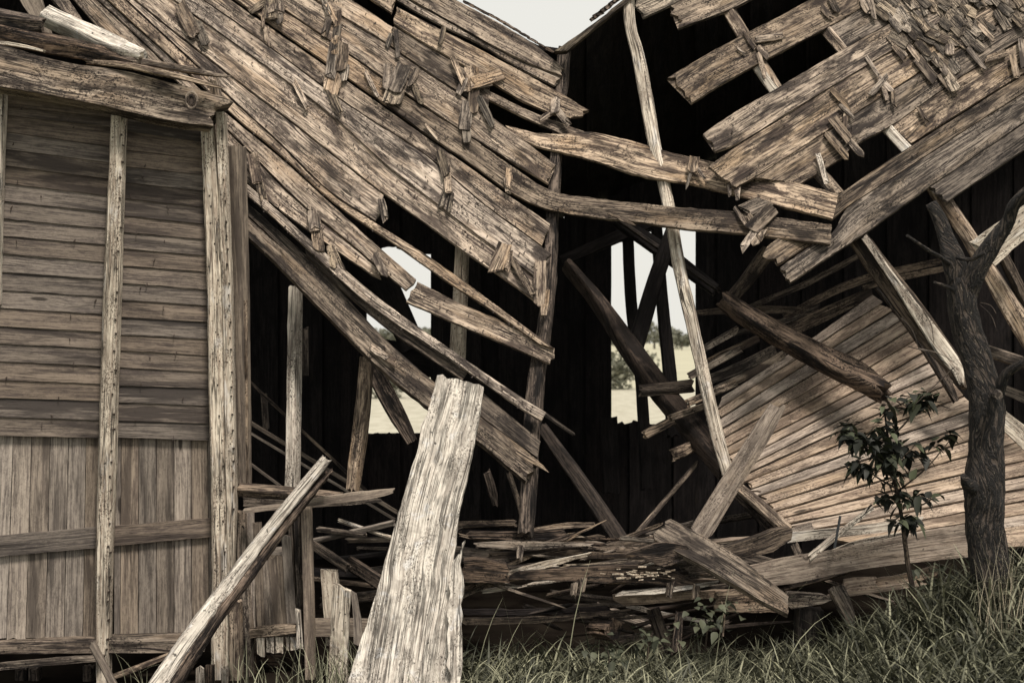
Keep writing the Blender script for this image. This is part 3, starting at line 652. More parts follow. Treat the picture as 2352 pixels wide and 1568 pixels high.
# ------------------------------------------------------------------ left wall
lw = thing('wooden_wall', 'upright timber wall with horizontal boards above vertical boards, at left', 'wall', tuple(P(250, 1560, 8.1)))
YL0 = [200, 240, 259, 296, 336, 375, 415, 457, 497, 537, 578, 621, 663, 704, 746, 786, 827, 870, 911, 955, 998]
YL1 = [225, 268, 291, 336, 373, 410, 449, 487, 524, 562, 602, 641, 681, 721, 762, 800, 840, 881, 920, 964, 1005]
for i in range(len(YL0) - 1):
    board('board', lw, [(-25, YL0[i] + 1.1), (258, YL1[i] + 1.1)], [(-25, YL0[i + 1] + 1.2), (258, YL1[i + 1] + 1.2)], LWALL, off=-.03, thick=.016, mat='wall', lap=.009, rough=.0025, relief=.0012, jag=(.003, .003), nails=.12)
YR0 = [269, 296, 341, 378, 415, 452, 492, 530, 568, 607, 647, 686, 726, 766, 802, 841, 883, 922, 964, 1003]
YR1 = [296, 329, 366, 403, 440, 477, 515, 550, 587, 625, 665, 701, 739, 778, 816, 854, 890, 930, 971, 1010]
for i in range(len(YR0) - 1):
    board('board', lw, [(266, YR0[i] + 1.1), (490, YR1[i] + 1.1)], [(266, YR0[i + 1] + 1.2), (490, YR1[i + 1] + 1.2)], LWALL, off=-.03, thick=.016, mat='wall', lap=.009, rough=.0025, relief=.0012, jag=(.003, .003), nails=.12)
tx = [-50, -11, 31, 73, 116, 158, 198, 245]; bx_ = [-70, -30, 15, 59, 104, 147, 190, 238]
for i in range(7): board('board', lw, [(tx[i] + .7, 998), (bx_[i] + .7, 1466)], [(tx[i + 1] - .7, 998), (bx_[i + 1] - .7, 1466)], LWALL, off=-.055 + random.uniform(0, .004), mat='vert', rough=.0015, relief=.001, jag=(.003, .01))
tx = [262, 278, 319, 359, 400, 439, 477, 500]; bx_ = [262, 276, 317, 359, 400, 441, 481, 505]
for i in range(7): board('board', lw, [(tx[i] + .7, 1003), (bx_[i] + .7, 1458)], [(tx[i + 1] - .7, 1003), (bx_[i + 1] - .7, 1458)], LWALL, off=-.055 + random.uniform(0, .004), mat='vert', rough=.0015, relief=.001, jag=(.003, .01))
board('rail', lw, [(-25, 1232), (240, 1208)], [(-25, 1279), (240, 1256)], LWALL, off=-.025, mat='wall', thick=.03)
board('rail', lw, [(258, 1208), (490, 1189)], [(258, 1253), (490, 1232)], LWALL, off=-.025, mat='wall', thick=.03)
beam('sill', lw, [(-30, 1482, 8.0), (120, 1481, 8.04), (240, 1480, 8.08)], 34, depth=.14, mat='brown', lump=.008)
beam('sill', lw, [(250, 1478, 8.08), (350, 1477, 8.12), (470, 1474, 8.18)], 38, depth=.14, mat='roof', lump=.008)
board('rail', lw, [(-25, 1524), (100, 1513), (235, 1504)], [(-25, 1541), (100, 1529), (235, 1517)], flat(7.95), mat='roof', thick=.03)
def stud(pts, w_, mat='pale', d=.09, roll=0., name='stud', lump=.004, cham=.12): return beam(name, lw, pts, w_, depth=d, mat=mat, roll=roll, lump=lump, cham=cham, jag=.01)
stud([(2, 200, 7.92), (-2, 420, 7.92), (-8, 700, 7.92)], [26, 16, 12])
stud([(274, 252, 8.12), (266, 470, 8.1), (256, 760, 8.09), (248, 1040, 8.07), (240, 1320, 8.05), (238, 1600, 8.03)], [30, 34, 36, 37, 34, 27], roll=8, cham=.2)
stud([(478, 288, 8.34), (490, 470, 8.32), (499, 700, 8.3), (506, 1000, 8.28), (512, 1270, 8.26), (512, 1600, 8.24)], [28, 38, 40, 44, 46, 46], name='corner_post', d=.1, lump=.007)
stud([(508, 262, 8.32), (516, 470, 8.3), (524, 700, 8.28), (530, 1000, 8.26), (534, 1180, 8.25), (532, 1310, 8.25)], [20, 20, 20, 21, 20, 14], name='corner_post', d=.1, lump=.004, cham=.08)
stud([(541, 338, 8.5), (547, 560, 8.48), (552, 780, 8.46), (557, 1115, 8.44)], [38, 36, 32, 26], mat='vert', name='stud', d=.11, roll=28)
stud([(565, 690, 8.46), (566, 900, 8.45), (567, 1110, 8.44)], [8, 9, 8], mat='roof', d=.05)
stud([(556, 1172, 8.3), (560, 1320, 8.3), (566, 1460, 8.28), (570, 1600, 8.26)], [20, 26, 28, 26], mat='roof', lump=.012, cham=.25, roll=15)
stud([(540, 1380, 8.2), (544, 1600, 8.2)], [24, 26], mat='roof', lump=.012, roll=10)
stud([(553, 1180, 8.42), (552, 1340, 8.42)], [14, 14], mat='rot', lump=.012)
def nail_row(parent, pts, n, spread=3):
    q = cr([tuple(P(a[0], a[1], a[2] - .05)) for a in pts], n); V = []; Fc = []
    for i, c in enumerate(q):
        c = Vector(c) + Vector((random.uniform(-1, 1) * spread * .0025, 0, random.uniform(-.03, .03))); k0 = len(V); h_ = random.uniform(.0025, .0045)
        for dy in (0, .03):
            for dx, dz in ((-1, -1), (1, -1), (1, 1), (-1, 1)): V.append(c + Vector((dx * h_, dy, dz * h_ * 1.3)))
        Fc += [(k0, k0 + 1, k0 + 2, k0 + 3)] + [(k0 + f, k0 + (f + 1) % 4, k0 + 4 + (f + 1) % 4, k0 + 4 + f) for f in range(4)]
    me, c = mesh('nail', V, Fc); tag(link('nail', me, M['nail'], parent, c), kind='stuff')
nail_row(lw, [(280, 300, 8.12), (274, 500, 8.1), (264, 760, 8.09), (256, 1040, 8.07), (248, 1320, 8.05), (246, 1500, 8.03)], 34)
nail_row(lw, [(508, 300, 8.3), (518, 500, 8.28), (526, 700, 8.26), (533, 1000, 8.24), (537, 1160, 8.23)], 26, 2)
nail_row(lw, [(470, 320, 8.33), (488, 560, 8.31), (500, 800, 8.29), (508, 1100, 8.26), (512, 1260, 8.25)], 16, 5)
# head beam and the litter on top of it
solo(board, 'broad weathered head beam with a knot hole, lying across the top of the left wall', 'beam', 'head_beam', None,
     [(-30, 92), (54, 118), (101, 131), (168, 146), (286, 164), (403, 192), (504, 220), (540, 234)], [(-30, 194), (134, 222), (235, 242), (336, 266), (430, 283), (482, 287)], Plane((0, 150, 7.72), (480, 250, 8.12), (0, 200, 7.71)), thick=.16, mat='roof', rough=.004, jag=(.01, .06), relief=.005, seg=.04)
hb = bpy.data.objects['head_beam']
for nm, rr0, rr1, mt, dz in (('knot_ring', .040, .007, 'roof', .0), ('knot_shade_disc', .022, .008, 'roof', .0)):  # the dark disc paints the shade inside the hole
    V = []; UV = []; Fc = []; c0 = P(440, 230, 7.98)
    for a in range(24):
        for b in range(8):
            A_, B_ = a * math.pi / 12, b * math.pi / 4; q = rr0 + rr1 * math.cos(B_) * (1 + .3 * nz(a * .7, b, rr0))
            V.append(c0 + Vector((math.cos(A_) * q * .8, -.003 - rr1 * .35 * math.sin(B_), math.sin(A_) * q * 1.15))); UV.append((a * .02, b * .01))
            Fc.append((a * 8 + b, a * 8 + (b + 1) % 8, (a + 1) % 24 * 8 + (b + 1) % 8, (a + 1) % 24 * 8 + b))
    if nm == 'knot_shade_disc':
        k0 = len(V); V += [V[a * 8] + Vector((0, .004, 0)) for a in range(24)]; UV += [(0, 0)] * 24; Fc.append(tuple(k0 + a for a in range(24)))
    me, c = mesh(nm, V, Fc, UV, [True] * len(Fc)); link(nm, me, M['rot' if nm == 'knot_shade_disc' else mt], hb, c)
beam('log', None, [(-30, 38, 7.85), (40, 50, 7.88), (100, 58, 7.92)], [44, 42, 30], depth=.12, mat='rot', lump=.014, roll=20); tag(bpy.data.objects['log'], 'short rotten log end resting at the upper left corner', 'log')
beam('rotten_timber', None, [(-30, 70, 7.86), (100, 98, 7.9), (200, 118, 7.95), (300, 144, 8.0)], [50, 42, 36, 14], depth=.11, mat='rot', lump=.014, roll=20); tag(bpy.data.objects['rotten_timber'], 'long dark rotten timber lying on the head beam', 'timber')
beam('bleached_timber', None, [(105, 38, 8.15), (180, 72, 8.1), (250, 104, 8.06), (332, 140, 8.0)], [36, 36, 40, 26], depth=.12, mat='bleach', lump=.010, roll=-32); tag(bpy.data.objects['bleached_timber'], 'timber with a bright bleached top, lying askew above the head beam', 'timber')
beam('splinter', None, [(250, 136, 7.95), (340, 144, 7.98), (430, 160, 8.05), (522, 176, 8.12)], [16, 16, 15, 6], depth=.03, mat='roof', lump=.006, jag=.04); tag(bpy.data.objects['splinter'], 'upper of two thin split strips above the right end of the head beam', 'strip')
beam('splinter', None, [(200, 142, 7.93), (300, 152, 7.95), (400, 174, 8.0), (502, 200, 8.08)], [10, 14, 13, 5], depth=.03, mat='roof', lump=.006, jag=.04); tag(bpy.data.objects['splinter.001'], 'lower thin split strip hugging the top of the head beam', 'strip')
beam('splinter', None, [(-20, 96, 7.8), (50, 106, 7.82), (102, 118, 7.84)], [8, 8, 5], depth=.02, mat='pale', lump=.004); tag(bpy.data.objects['splinter.002'], 'short pale strip at the left end on top of the head beam', 'strip')
beam('stub', None, [(489, 178, 8.2), (500, 235, 8.24)], [22, 20], depth=.07, mat='roof', lump=.01, jag=.03); tag(bpy.data.objects['stub'], 'broken post stub poking up behind the right end of the head beam', 'post')
solo(board, 'smooth brown plank leaning into the dark gap at the upper left', 'plank', 'loose_plank', None, [(88, -30), (118, 82)], [(26, -30), (96, 80)][::1], flat(8.25), mat='vert', thick=.03)

# foot of the wall
def plank_(label, up, lo, surf, name='loose_plank', cat='plank', **k): return solo(board, label, cat, name, None, up, lo, surf, **k)
def beam_(label, pts, w_, name='loose_beam', cat='beam', **k): return solo(beam, label, cat, name, None, pts, w_, **k)
beam_('short slanted lath leaning on the foot of the centre stud of the left wall', [(212, 1478, 7.8), (240, 1530, 7.75), (270, 1590, 7.72)], 17, depth=.03, mat='vert', name='lath', cat='lath')
beam_('thin lath propped up to the wall sill beside the big diagonal timber', [(262, 1552, 7.8), (330, 1528, 7.85), (420, 1490, 7.95)], [12, 14, 12], depth=.02, mat='roof', name='lath', cat='lath')
for i, (xa, ya, wv) in enumerate([(51, 1533, 27), (81, 1533, 23), (205, 1528, 23)]):
    beam_(('leftmost', 'second', 'rightmost')[i] + ' of three short blocks under the left wall sill', [(xa, ya, 8.2), (xa, 1620, 8.2)], wv, depth=.08, mat='rot', name='foundation_block', cat='block', group='blocks under the left wall')
board_i = [(388, 1530, 22), (449, 1532, 18), (472, 1525, 20), (508, 1532, 16)]
for i, (xa, ya, wv) in enumerate(board_i):
    plank_(('pale picket stub peeking out behind the foot of the diagonal timber', 'pale picket stub just right of the diagonal timber foot', 'darker picket stub between two pale ones at the frame bottom', 'narrow pale picket stub below the corner post')[i], [(xa, ya), (xa, 1620)], [(xa + wv, ya + 2), (xa + wv, 1620)], flat(7.95 + .05 * i), mat='pale' if i != 2 else 'rot', name='picket_stub', cat='board')

# ------------------------------------------------------------------ inside, left half
def inner(label, pts, w_, mat='inner', depth=.09, name='stud', cat='post', **k): return beam_(label, pts, w_, name=name, cat=cat, mat=mat, depth=depth, **k)
inner('pale-edged upright stud in the dark bay right of the corner post', [(679, 660, 9.0), (677, 800, 8.95), (674, 1000, 8.85), (671, 1120, 8.8)], [22, 24, 24, 24], mat='pale', roll=25, lump=.006)
inner('short charred board end nailed beside the pale-edged stud', [(698, 755, 9.05), (699, 862, 9.05)], [20, 20], mat='brown', depth=.03, name='board_end', cat='board')
inner('short split stud hanging left of the field opening with nails sticking out', [(842, 820, 8.75), (832, 960, 8.7), (818, 1060, 8.65), (810, 1127, 8.62)], [24, 28, 26, 20], mat='roof', roll=25, lump=.008)
inner('dark rotten strut crossing the left field opening', [(850, 830, 9.6), (880, 890, 9.55), (912, 950, 9.5), (946, 1015, 9.45)], [44, 40, 38, 24], mat='rot', depth=.1, name='strut', cat='strut', lump=.015)
inner('pale stud seen between the sagging boards above the bleached plank', [(1062, 560, 9.35), (1056, 700, 9.3), (1050, 835, 9.25)], [26, 28, 32], mat='pale', roll=22)
inner('dark backing bar added as shade between the sky gap and the lower field opening', [(824, 806, 11.8), (1014, 834, 11.8)], 72, mat='dark', name='rail', cat='rail')  # dark bar put in where only darkness lies behind the boards
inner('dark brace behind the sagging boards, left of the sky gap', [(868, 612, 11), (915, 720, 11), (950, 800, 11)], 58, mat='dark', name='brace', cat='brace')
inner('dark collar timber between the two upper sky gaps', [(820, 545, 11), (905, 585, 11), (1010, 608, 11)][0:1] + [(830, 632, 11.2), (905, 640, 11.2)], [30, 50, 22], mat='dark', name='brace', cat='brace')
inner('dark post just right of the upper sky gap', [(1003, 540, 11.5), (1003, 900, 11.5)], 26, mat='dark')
for i, (a, b, w_, lab) in enumerate([((568, 966), (912, 1176), 9, 'pale thin rod slanting down across the dark bay, topmost of the three'), ((560, 985), (906, 1192), 6, 'second pale thin rod slanting just below the first across the dark bay'), ((566, 1058), (650, 1120), 6, 'short lowest slanting rod in the dark bay'), ((566, 870), (845, 1130), 7, 'dim long rod slanting from the wall post down to the rubble')]):
    inner(lab, [(a[0], a[1], 9.3), (b[0], b[1], 8.9)], w_, mat='vert' if i != 3 else 'brown', depth=.015, name='lath', cat='lath', lump=.001)
inner('faint leaning board deep in the dark bay, left of the pale-edged stud', [(606, 905, 11.2), (611, 985, 11.2)], [12, 12], mat='brown', name='board_end', cat='board')

# horizontal shelf boards and crib by the wall
inner('dark squared rail jutting right from the corner post', [(549, 1124, 8.3), (670, 1132, 8.3), (785, 1142, 8.3)], [24, 20, 12], mat='brown', roll=30, depth=.07, name='rail', cat='rail')
plank_('thin pale board jutting right on the dark rail, under the diagonal timber', [(560, 1168), (660, 1156), (760, 1138), (854, 1127), (905, 1122)], [(561, 1178), (680, 1166), (800, 1152), (860, 1144), (903, 1132)], flat(8.15), mat='vert', thick=.05, rough=.005)
plank_('shadowed board between the dark rail and the thin pale board', [(560, 1143), (700, 1150), (870, 1145)], [(560, 1162), (700, 1166), (880, 1152)], flat(8.4), mat='brown')
crib = thing('slatted_crib', 'old slatted crib rack standing between the corner post and the tall nailed post', 'rack', tuple(P(630, 1560, 8.35)))
SL = [((575, 1175), (578, 1440), 16), ((590, 1200), (600, 1444), 20), ((608, 1285), (621, 1440), 19), ((625, 1275), (641, 1438), 20), ((642, 1275), (653, 1440), 13), ((657, 1230), (674, 1492), 22)]
for (a, b, w_) in SL:
    board('slat', crib, [(a[0] - w_ / 2, a[1]), (b[0] - w_ / 2, b[1])], [(a[0] + w_ / 2, a[1] + 2), (b[0] + w_ / 2, b[1] + 2)], flat(8.3), mat='vert', thick=.02, rough=.003)
for x_, w_, yb in ((598, 18, 1506), (620, 18, 1504), (641, 18, 1500), (660, 8, 1496), (674, 18, 1494)):
    board('slat', crib, [(x_ - w_ / 2, 1462), (x_ - w_ / 2 + 2, yb - 3)], [(x_ + w_ / 2, 1462), (x_ + w_ / 2, yb)], flat(8.25), mat='bleach', thick=.02, jag=(.004, .012))
beam('rail', crib, [(572, 1453, 8.28), (625, 1447, 8.26), (684, 1442, 8.24)], [22, 26, 20], depth=.06, mat='roof', lump=.008)
beam('rail', crib, [(590, 1270, 8.4), (668, 1264, 8.4)], [24, 20], depth=.05, mat='vert')
board('end_board', crib, [(678, 1405), (682, 1455), (680, 1490)], [(690, 1404), (694, 1455), (698, 1490)], flat(8.2), mat='pale', thick=.03)
tallp = thing('nailed_post', 'tall square post with a row of nail holes, right of the slatted crib', 'post', tuple(P(710, 1560, 8.2)))
beam('front_face_post', tallp, [(704, 1156, 8.28), (709, 1350, 8.24), (714, 1570, 8.2)], [22, 22, 22], depth=.09, mat='vert', lump=.002, cham=.06)
beam('side_board', tallp, [(682, 1160, 8.36), (688, 1400, 8.34)], [16, 12], depth=.05, mat='brown')
beam('side_board', tallp, [(668, 1200, 8.4), (676, 1400, 8.38)], [12, 10], depth=.05, mat='brown')
plank_('smooth rail running low from the nailed post towards the great bleached plank', [(724, 1420), (850, 1420)], [(724, 1461), (850, 1461)], flat(8.3), mat='vert', name='low_rail', cat='rail')
plank_('clean upright board standing behind the jagged picket', [(736, 1307), (748, 1480)], [(774, 1311), (792, 1480)], flat(8.35), mat='pale', thick=.04)
plank_('jagged pale picket broken off short beside the great bleached plank', [(763, 1342), (758, 1440), (752, 1600)], [(806, 1352), (800, 1440), (797, 1600)], flat(8.0), mat='bleach', thick=.05, jag=(.05, .01), rough=.008)
plank_('pointed brown board leaning just behind the jagged picket', [(806, 1356), (812, 1430), (812, 1480)], [(818, 1366), (830, 1430), (832, 1480)], flat(8.15), mat='vert', thick=.03)
inner('dark round block under the slatted crib', [(600, 1512, 8.5), (650, 1515, 8.5)], [34, 34], mat='rot', depth=.1, name='foundation_block', cat='block')
inner('dark post foot leaning under the end of the crib', [(692, 1500, 8.3), (676, 1600, 8.3)], [26, 30], mat='rot', name='leaning_post', cat='post')
inner('rotten stake at the lower left of the crib', [(584, 1500, 8.35), (588, 1570, 8.35)], [12, 10], mat='rot', name='stake', cat='stake')

# great diagonal timber and great bleached plank
dt = thing('diagonal_timber', 'great weathered timber leaning diagonally before the corner post, pale above and rotten below', 'timber', tuple(P(370, 1590, 7.45)))
tb = [(748, 1056, 8.05), (718, 1092, 8.01), (665, 1157, 7.93), (602, 1237, 7.85), (555, 1301, 7.78), (455, 1435, 7.6), (365, 1568, 7.44), (345, 1600, 7.4)]
beam('timber_body', dt, tb, [19, 22, 23, 24, 27, 33, 39, 40], depth=.085, mat='bleach', roll=-16, lump=.008, cham=.10, seg=.03, jag=.03)
beam('rotten_side', dt, [(752, 1086, 8.09), (690, 1158, 7.97), (626, 1241, 7.89), (580, 1304, 7.81), (490, 1428, 7.63), (401, 1568, 7.47), (380, 1600, 7.44)], [12, 24, 26, 27, 30, 34, 36], depth=.085, mat='rot', roll=-12, lump=.016, cham=.2, seg=.03, jag=.05)
gp_u = [(1004, 860), (992, 910), (978, 957), (966, 978), (962, 1020), (940, 1090), (918, 1169), (888, 1270), (866, 1357), (832, 1460), (798, 1568), (784, 1620)]
gp_l = [(1112, 886), (1106, 930), (1098, 975), (1084, 1045), (1070, 1110), (1054, 1181), (1048, 1240), (1040, 1300), (1046, 1350), (1044, 1410), (1044, 1500), (1044, 1620)]
plank_('great wide bleached plank leaning upright at centre, bark-mottled and split along its right edge', gp_u, gp_l, lambda x, y: 7.55 - (y - 860) * .0007, mat='bleach', thick=.055, rough=.005, jag=(.008, .01), relief=.006, seg=.035, name='great_plank')
plank_('long splintered slab split from the right edge of the great bleached plank', [(1062, 1250), (1040, 1290), (1030, 1350), (1030, 1620)], [(1066, 1250), (1054, 1290), (1062, 1330), (1056, 1620)], lambda x, y: 7.50 - (y - 860) * .0007, mat='bleach', thick=.05, rough=.02, jag=(.05, .01), name='split_slab', cat='slab')

# ------------------------------------------------------------------ inside, middle: posts and braces before the field
inner('tall pale leaning pole at centre running from the ridge down to the rubble', [(1444, -20, 9.55), (1448, 60, 9.45), (1468, 140, 9.4), (1486, 240, 9.3), (1505, 340, 9.2), (1526, 425, 9.1), (1546, 528, 9.0), (1562, 620, 8.95), (1578, 690, 8.9), (1609, 830, 8.8), (1645, 990, 8.7), (1672, 1090, 8.6)], [22, 22, 26, 27, 26, 24, 26, 26, 27, 26, 28, 22], mat='pale', roll=28, depth=.07, lump=.007, name='pole', cat='pole', cham=.18)
inner('dark upright post in the right field opening, left one', [(1440, 500, 11), (1450, 700, 11), (1472, 880, 11), (1486, 1120, 11)], [24, 26, 24, 30], mat='dark')
inner('dark upright post in the right field opening, right one', [(1505, 480, 11.3), (1520, 680, 11.3), (1538, 860, 11.3), (1546, 1000, 11.3)], [24, 26, 30, 30], mat='dark')
inner('dark steep brace rising to the right across the field opening', [(1548, 520, 10.2), (1500, 660, 10.2), (1450, 830, 10.2)], [30, 36, 36], mat='dark', name='brace', cat='brace')
inner('long brace falling right with a lit upper edge to the pale pole foot', [(1300, 608, 10.6), (1370, 690, 10.4), (1440, 790, 10.1), (1520, 900, 9.7), (1600, 995, 9.3), (1672, 1085, 9.0)], [16, 26, 42, 48, 50, 44], mat='inner', name='brace', cat='brace', roll=-35, depth=.12)
inner('wide dark brace falling right behind the pale pole', [(1415, 505, 10.5), (1520, 575, 10.4), (1645, 668, 10.2)], [30, 36, 26], mat='dark', name='brace', cat='brace')
inner('thin brace above the wide dark one, seen under the bridging board', [(1400, 490, 10.4), (1500, 560, 10.3), (1650, 665, 10.0)], [9, 9, 10], mat='inner', name='brace', cat='brace')
inner('dark tie beam sloping up to the sky gap under the bridging board', [(1290, 600, 10.9), (1400, 552, 10.9), (1520, 500, 10.9)], [26, 28, 24], mat='dark', name='brace', cat='brace')
inner('dim slanting board from the torn edge down to the rubble at centre', [(1244, 980, 9.0), (1330, 1100, 8.8), (1425, 1240, 8.5)], [24, 32, 36], mat='inner', name='strut', cat='strut', depth=.05, roll=12)
inner('thin dim strut behind the slanting board at centre', [(1250, 950, 9.5), (1317, 997, 9.5)], [10, 9], mat='brown', name='strut', cat='strut', depth=.03)
inner('thin dark stick crossing the dark interior towards the rubble', [(1600, 1064, 9.3), (1459, 1230, 8.9)], [10, 12], mat='brown', name='lath', cat='lath', depth=.02)
inner('steep splinter beside the dark post foot at centre', [(1170, 1090, 8.8), (1190, 1150, 8.7), (1205, 1210, 8.6)], [12, 12, 8], mat='brown', name='lath', cat='lath', depth=.03)
inner('short hanging rotten stub in the dark left of the torn-edge post', [(1118, 1085, 9.2), (1132, 1130, 9.2), (1138, 1160, 9.2)], [18, 20, 12], mat='rot', name='stub', cat='stub')
inner('dark timber across the lower field opening', [(1470, 898, 9.6), (1590, 886, 9.6)], [20, 22], mat='brown', name='strut', cat='strut', roll=25)
inner('dim upright board in the dark right of the field sill', [(1398, 960, 12.3), (1404, 1130, 12.3)], [40, 40], mat='dark', depth=.04)
# boards poking left out of the leaning wall
for i, (a, b, w_, lab) in enumerate([((1482, 998), (1545, 965), 20, 'short lit board end poking left under the long lit brace'), ((1545, 1045), (1598, 1022), 28, 'broad short lit board end below the field opening'), ((1583, 864), (1700, 802), 17, 'grey lath poking out left behind the pale pole, upper'), ((1580, 925), (1690, 880), 18, 'grey lath poking out left behind the pale pole, lower'), ((1540, 960), (1640, 925), 16, 'lowest grey lath behind the foot of the pale pole')]):
    inner(lab, [(a[0], a[1], 9.1), (b[0], b[1], 9.3)], w_, mat='roof', depth=.025, name='board_end', cat='board')

# ------------------------------------------------------------------ leaning clapboard wall, lower right
cw = thing('leaning_clapboard_wall', 'fallen wall of narrow clapboards fanning out below the right roof slope', 'wall', tuple(P(1900, 1240, 8.4)))
TL = [[(1660, 908), (1823, 803), (2003, 675)], [(1651, 938), (1843, 813), (2026, 694)], [(1654, 960), (1872, 822), (2048, 715)], [(1660, 983), (1894, 842), (2070, 734)],
      [(1663, 1005), (1923, 858), (2090, 757)], [(1668, 1027), (1939, 877), (2112, 774)], [(1676, 1044), (1968, 896), (2132, 803)], [(1680, 1066), (1997, 902), (2152, 822)],
      [(1685, 1085), (2032, 912), (2172, 848)], [(1700, 1095), (1960, 975), (2192, 876)], [(1716, 1104), (1980, 1000), (2215, 908)], [(1730, 1121), (1980, 1029), (2250, 934)],
      [(1748, 1136), (1990, 1054), (2310, 946)], [(1766, 1155), (2000, 1082), (2330, 979)], [(1781, 1173), (2000, 1110), (2340, 1014)], [(1793, 1190), (2010, 1136), (2400, 1046)],
      [(1811, 1203), (2010, 1162), (2400, 1082)], [(1868, 1215), (2020, 1187), (2400, 1112)], [(1880, 1236), (2020, 1212), (2400, 1142)]]
for i in range(len(TL) - 1):
    a = [(x, y + random.uniform(2.0, 3.4)) for x, y in TL[i]]; b = [(x, y - random.uniform(1.4, 3.0)) for x, y in TL[i + 1]]
    board('clapboard', cw, a, b, LEAN, thick=.014, mat='lean', lap=.014, rough=.003, relief=.002, jag=(.02, .02), off=random.uniform(-.004, .005))
board('clapboard', cw, [(1905, 1236), (2060, 1206), (2400, 1143)], [(1960, 1246), (2080, 1222), (2400, 1172)], LEAN, mat='lean', lap=.012)
board('clapboard', cw, [(2050, 1228), (2400, 1173)], [(2120, 1236), (2400, 1202)], LEAN, mat='lean', lap=.012)
board('clapboard', cw, [(2215, 1222), (2400, 1200)], [(2215, 1262), (2400, 1250)], LEAN, mat='lean', off=.02)
beam('edge_stud', cw, [(1698, 1120, LEAN(1698, 1120) + .02), (1750, 1165, LEAN(1750, 1165) + .02), (1815, 1222, LEAN(1815, 1222) + .02)], [24, 26, 28], depth=.07, mat='roof', lump=.012, cham=.2)
beam('edge_stud', cw, [(1685, 1130, LEAN(1698, 1120) + .08), (1740, 1185, 8.7), (1790, 1235, 8.6)], [18, 18, 20], depth=.06, mat='rot', lump=.012)
# loose boards above the clapboards
for i, (up, lo, m_) in enumerate([([(1612, 795), (1694, 748)], [(1616, 810), (1694, 766)], 'roof'), ([(1612, 830), (1680, 796), (1745, 768)], [(1624, 846), (1690, 812), (1745, 785)], 'roof'), ([(1625, 862), (1700, 830), (1780, 790)], [(1628, 884), (1710, 852), (1784, 812)], 'brown'),
                           ([(1640, 888), (1740, 838), (1806, 800)], [(1650, 904), (1740, 858), (1808, 816)], 'roof'), ([(1780, 760), (1880, 712), (2000, 660)], [(1800, 782), (1900, 736), (2004, 682)], 'brown'),
                           ([(1720, 700), (1860, 640), (2010, 560)], [(1726, 710), (1870, 650), (2010, 572)], 'brown'), ([(1800, 720), (1960, 640), (2170, 590)], [(1806, 734), (1970, 656), (2175, 604)], 'brown'), ([(1980, 655), (2080, 628), (2170, 610)], [(1985, 667), (2080, 642), (2170, 624)], 'brown'),
                           ([(1600, 712), (1700, 702), (1850, 706), (1930, 718)], [(1600, 724), (1700, 720), (1850, 722), (1880, 730)], 'brown'), ([(1690, 760), (1800, 730), (1880, 700)], [(1690, 772), (1800, 744), (1880, 712)], 'brown')]):
    plank_(['short lit batten end right of the pale pole, topmost', 'second lit batten end right of the pale pole', 'third and brownest batten right of the pale pole', 'lowest batten just above the clapboard wall edge', 'worn board lying along the top of the clapboard wall', 'thin dim batten rising under the right roof slope', 'long dim batten reaching right to the dead tree', 'short dim batten left of the tree fork', 'grey curved lath lying flat behind the dark timber', 'dim lath between the curved lath and the clapboards'][i], up, lo, flat(9.3 if i < 4 else 9.8), mat=m_, thick=.03, name='batten', cat='batten', group='loose battens over the clapboards')
beam_('dark rotten timber lying diagonally across the clapboards with a frayed lower end', [(1660, 690, 9.2), (1740, 740, 9.1), (1820, 785, 9.05), (1900, 828, 8.95), (1970, 862, 8.85), (2030, 902, 8.7)], [34, 44, 48, 52, 54, 30], depth=.12, mat='rot', roll=-30, lump=.014, name='rotten_timber', cat='timber', jag=.05)
beam_('dark inner strut dropping to the top of the rotten timber', [(1762, 580, 9.6), (1710, 650, 9.5), (1665, 700, 9.4)], [34, 30, 24], depth=.08, mat='brown', name='strut', cat='strut')
beam_('long split rafter with a pale edge sloping over the clapboards down behind the tree', [(1966, 540, 8.7), (2030, 630, 8.65), (2090, 710, 8.6), (2150, 790, 8.55), (2190, 840, 8.5), (2212, 890, 8.45)], [40, 48, 52, 46, 36, 12], depth=.09, mat='brown', roll=35, lump=.01, name='rafter', cat='rafter')
beam_('pale strip colouring in the lit outer edge of the long split rafter', [(1985, 545, 8.6), (2045, 630, 8.56), (2105, 715, 8.52), (2165, 800, 8.48), (2200, 850, 8.44), (2208, 880, 8.42)], [14, 18, 26, 34, 26, 10], depth=.03, mat='pale', roll=10, lump=.01, name='lit_edge_strip', cat='strip')  # rafter edge catching the light, painted as a pale strip
beam_('dark underside board below the long split rafter', [(2020, 660, 8.95), (2090, 740, 8.9), (2150, 830, 8.85), (2195, 920, 8.8)], [20, 30, 30, 12], depth=.04, mat='rot', name='strut', cat='strut')
beam_('broad brown rafter falling behind the tree fork to the right edge', [(2142, 425, 8.9), (2210, 520, 8.85), (2270, 620, 8.8), (2330, 720, 8.7), (2400, 830, 8.65)], [30, 30, 34, 42, 44], depth=.1, mat='roof', roll=30, lump=.008, name='rafter', cat='rafter')
beam_('dim second rafter right of the tree behind the broad brown one', [(2290, 560, 9.4), (2400, 780, 9.3)], [20, 24], depth=.08, mat='brown', name='rafter', cat='rafter')
beam_('dark rail right of the tree trunk', [(2250, 800, 8.9), (2400, 850, 8.9)], [26, 26], depth=.05, mat='brown', name='rail', cat='rail')
plank_('grey board crossing behind the low branch at the right edge', [(2270, 868), (2400, 918)], [(2270, 890), (2400, 945)], flat(8.8), mat='brown')
plank_('pale plank end sloping down right of the tree trunk', [(2302, 938), (2400, 1010)], [(2302, 985), (2350, 1030), (2400, 1070)], flat(8.1), mat='pale')

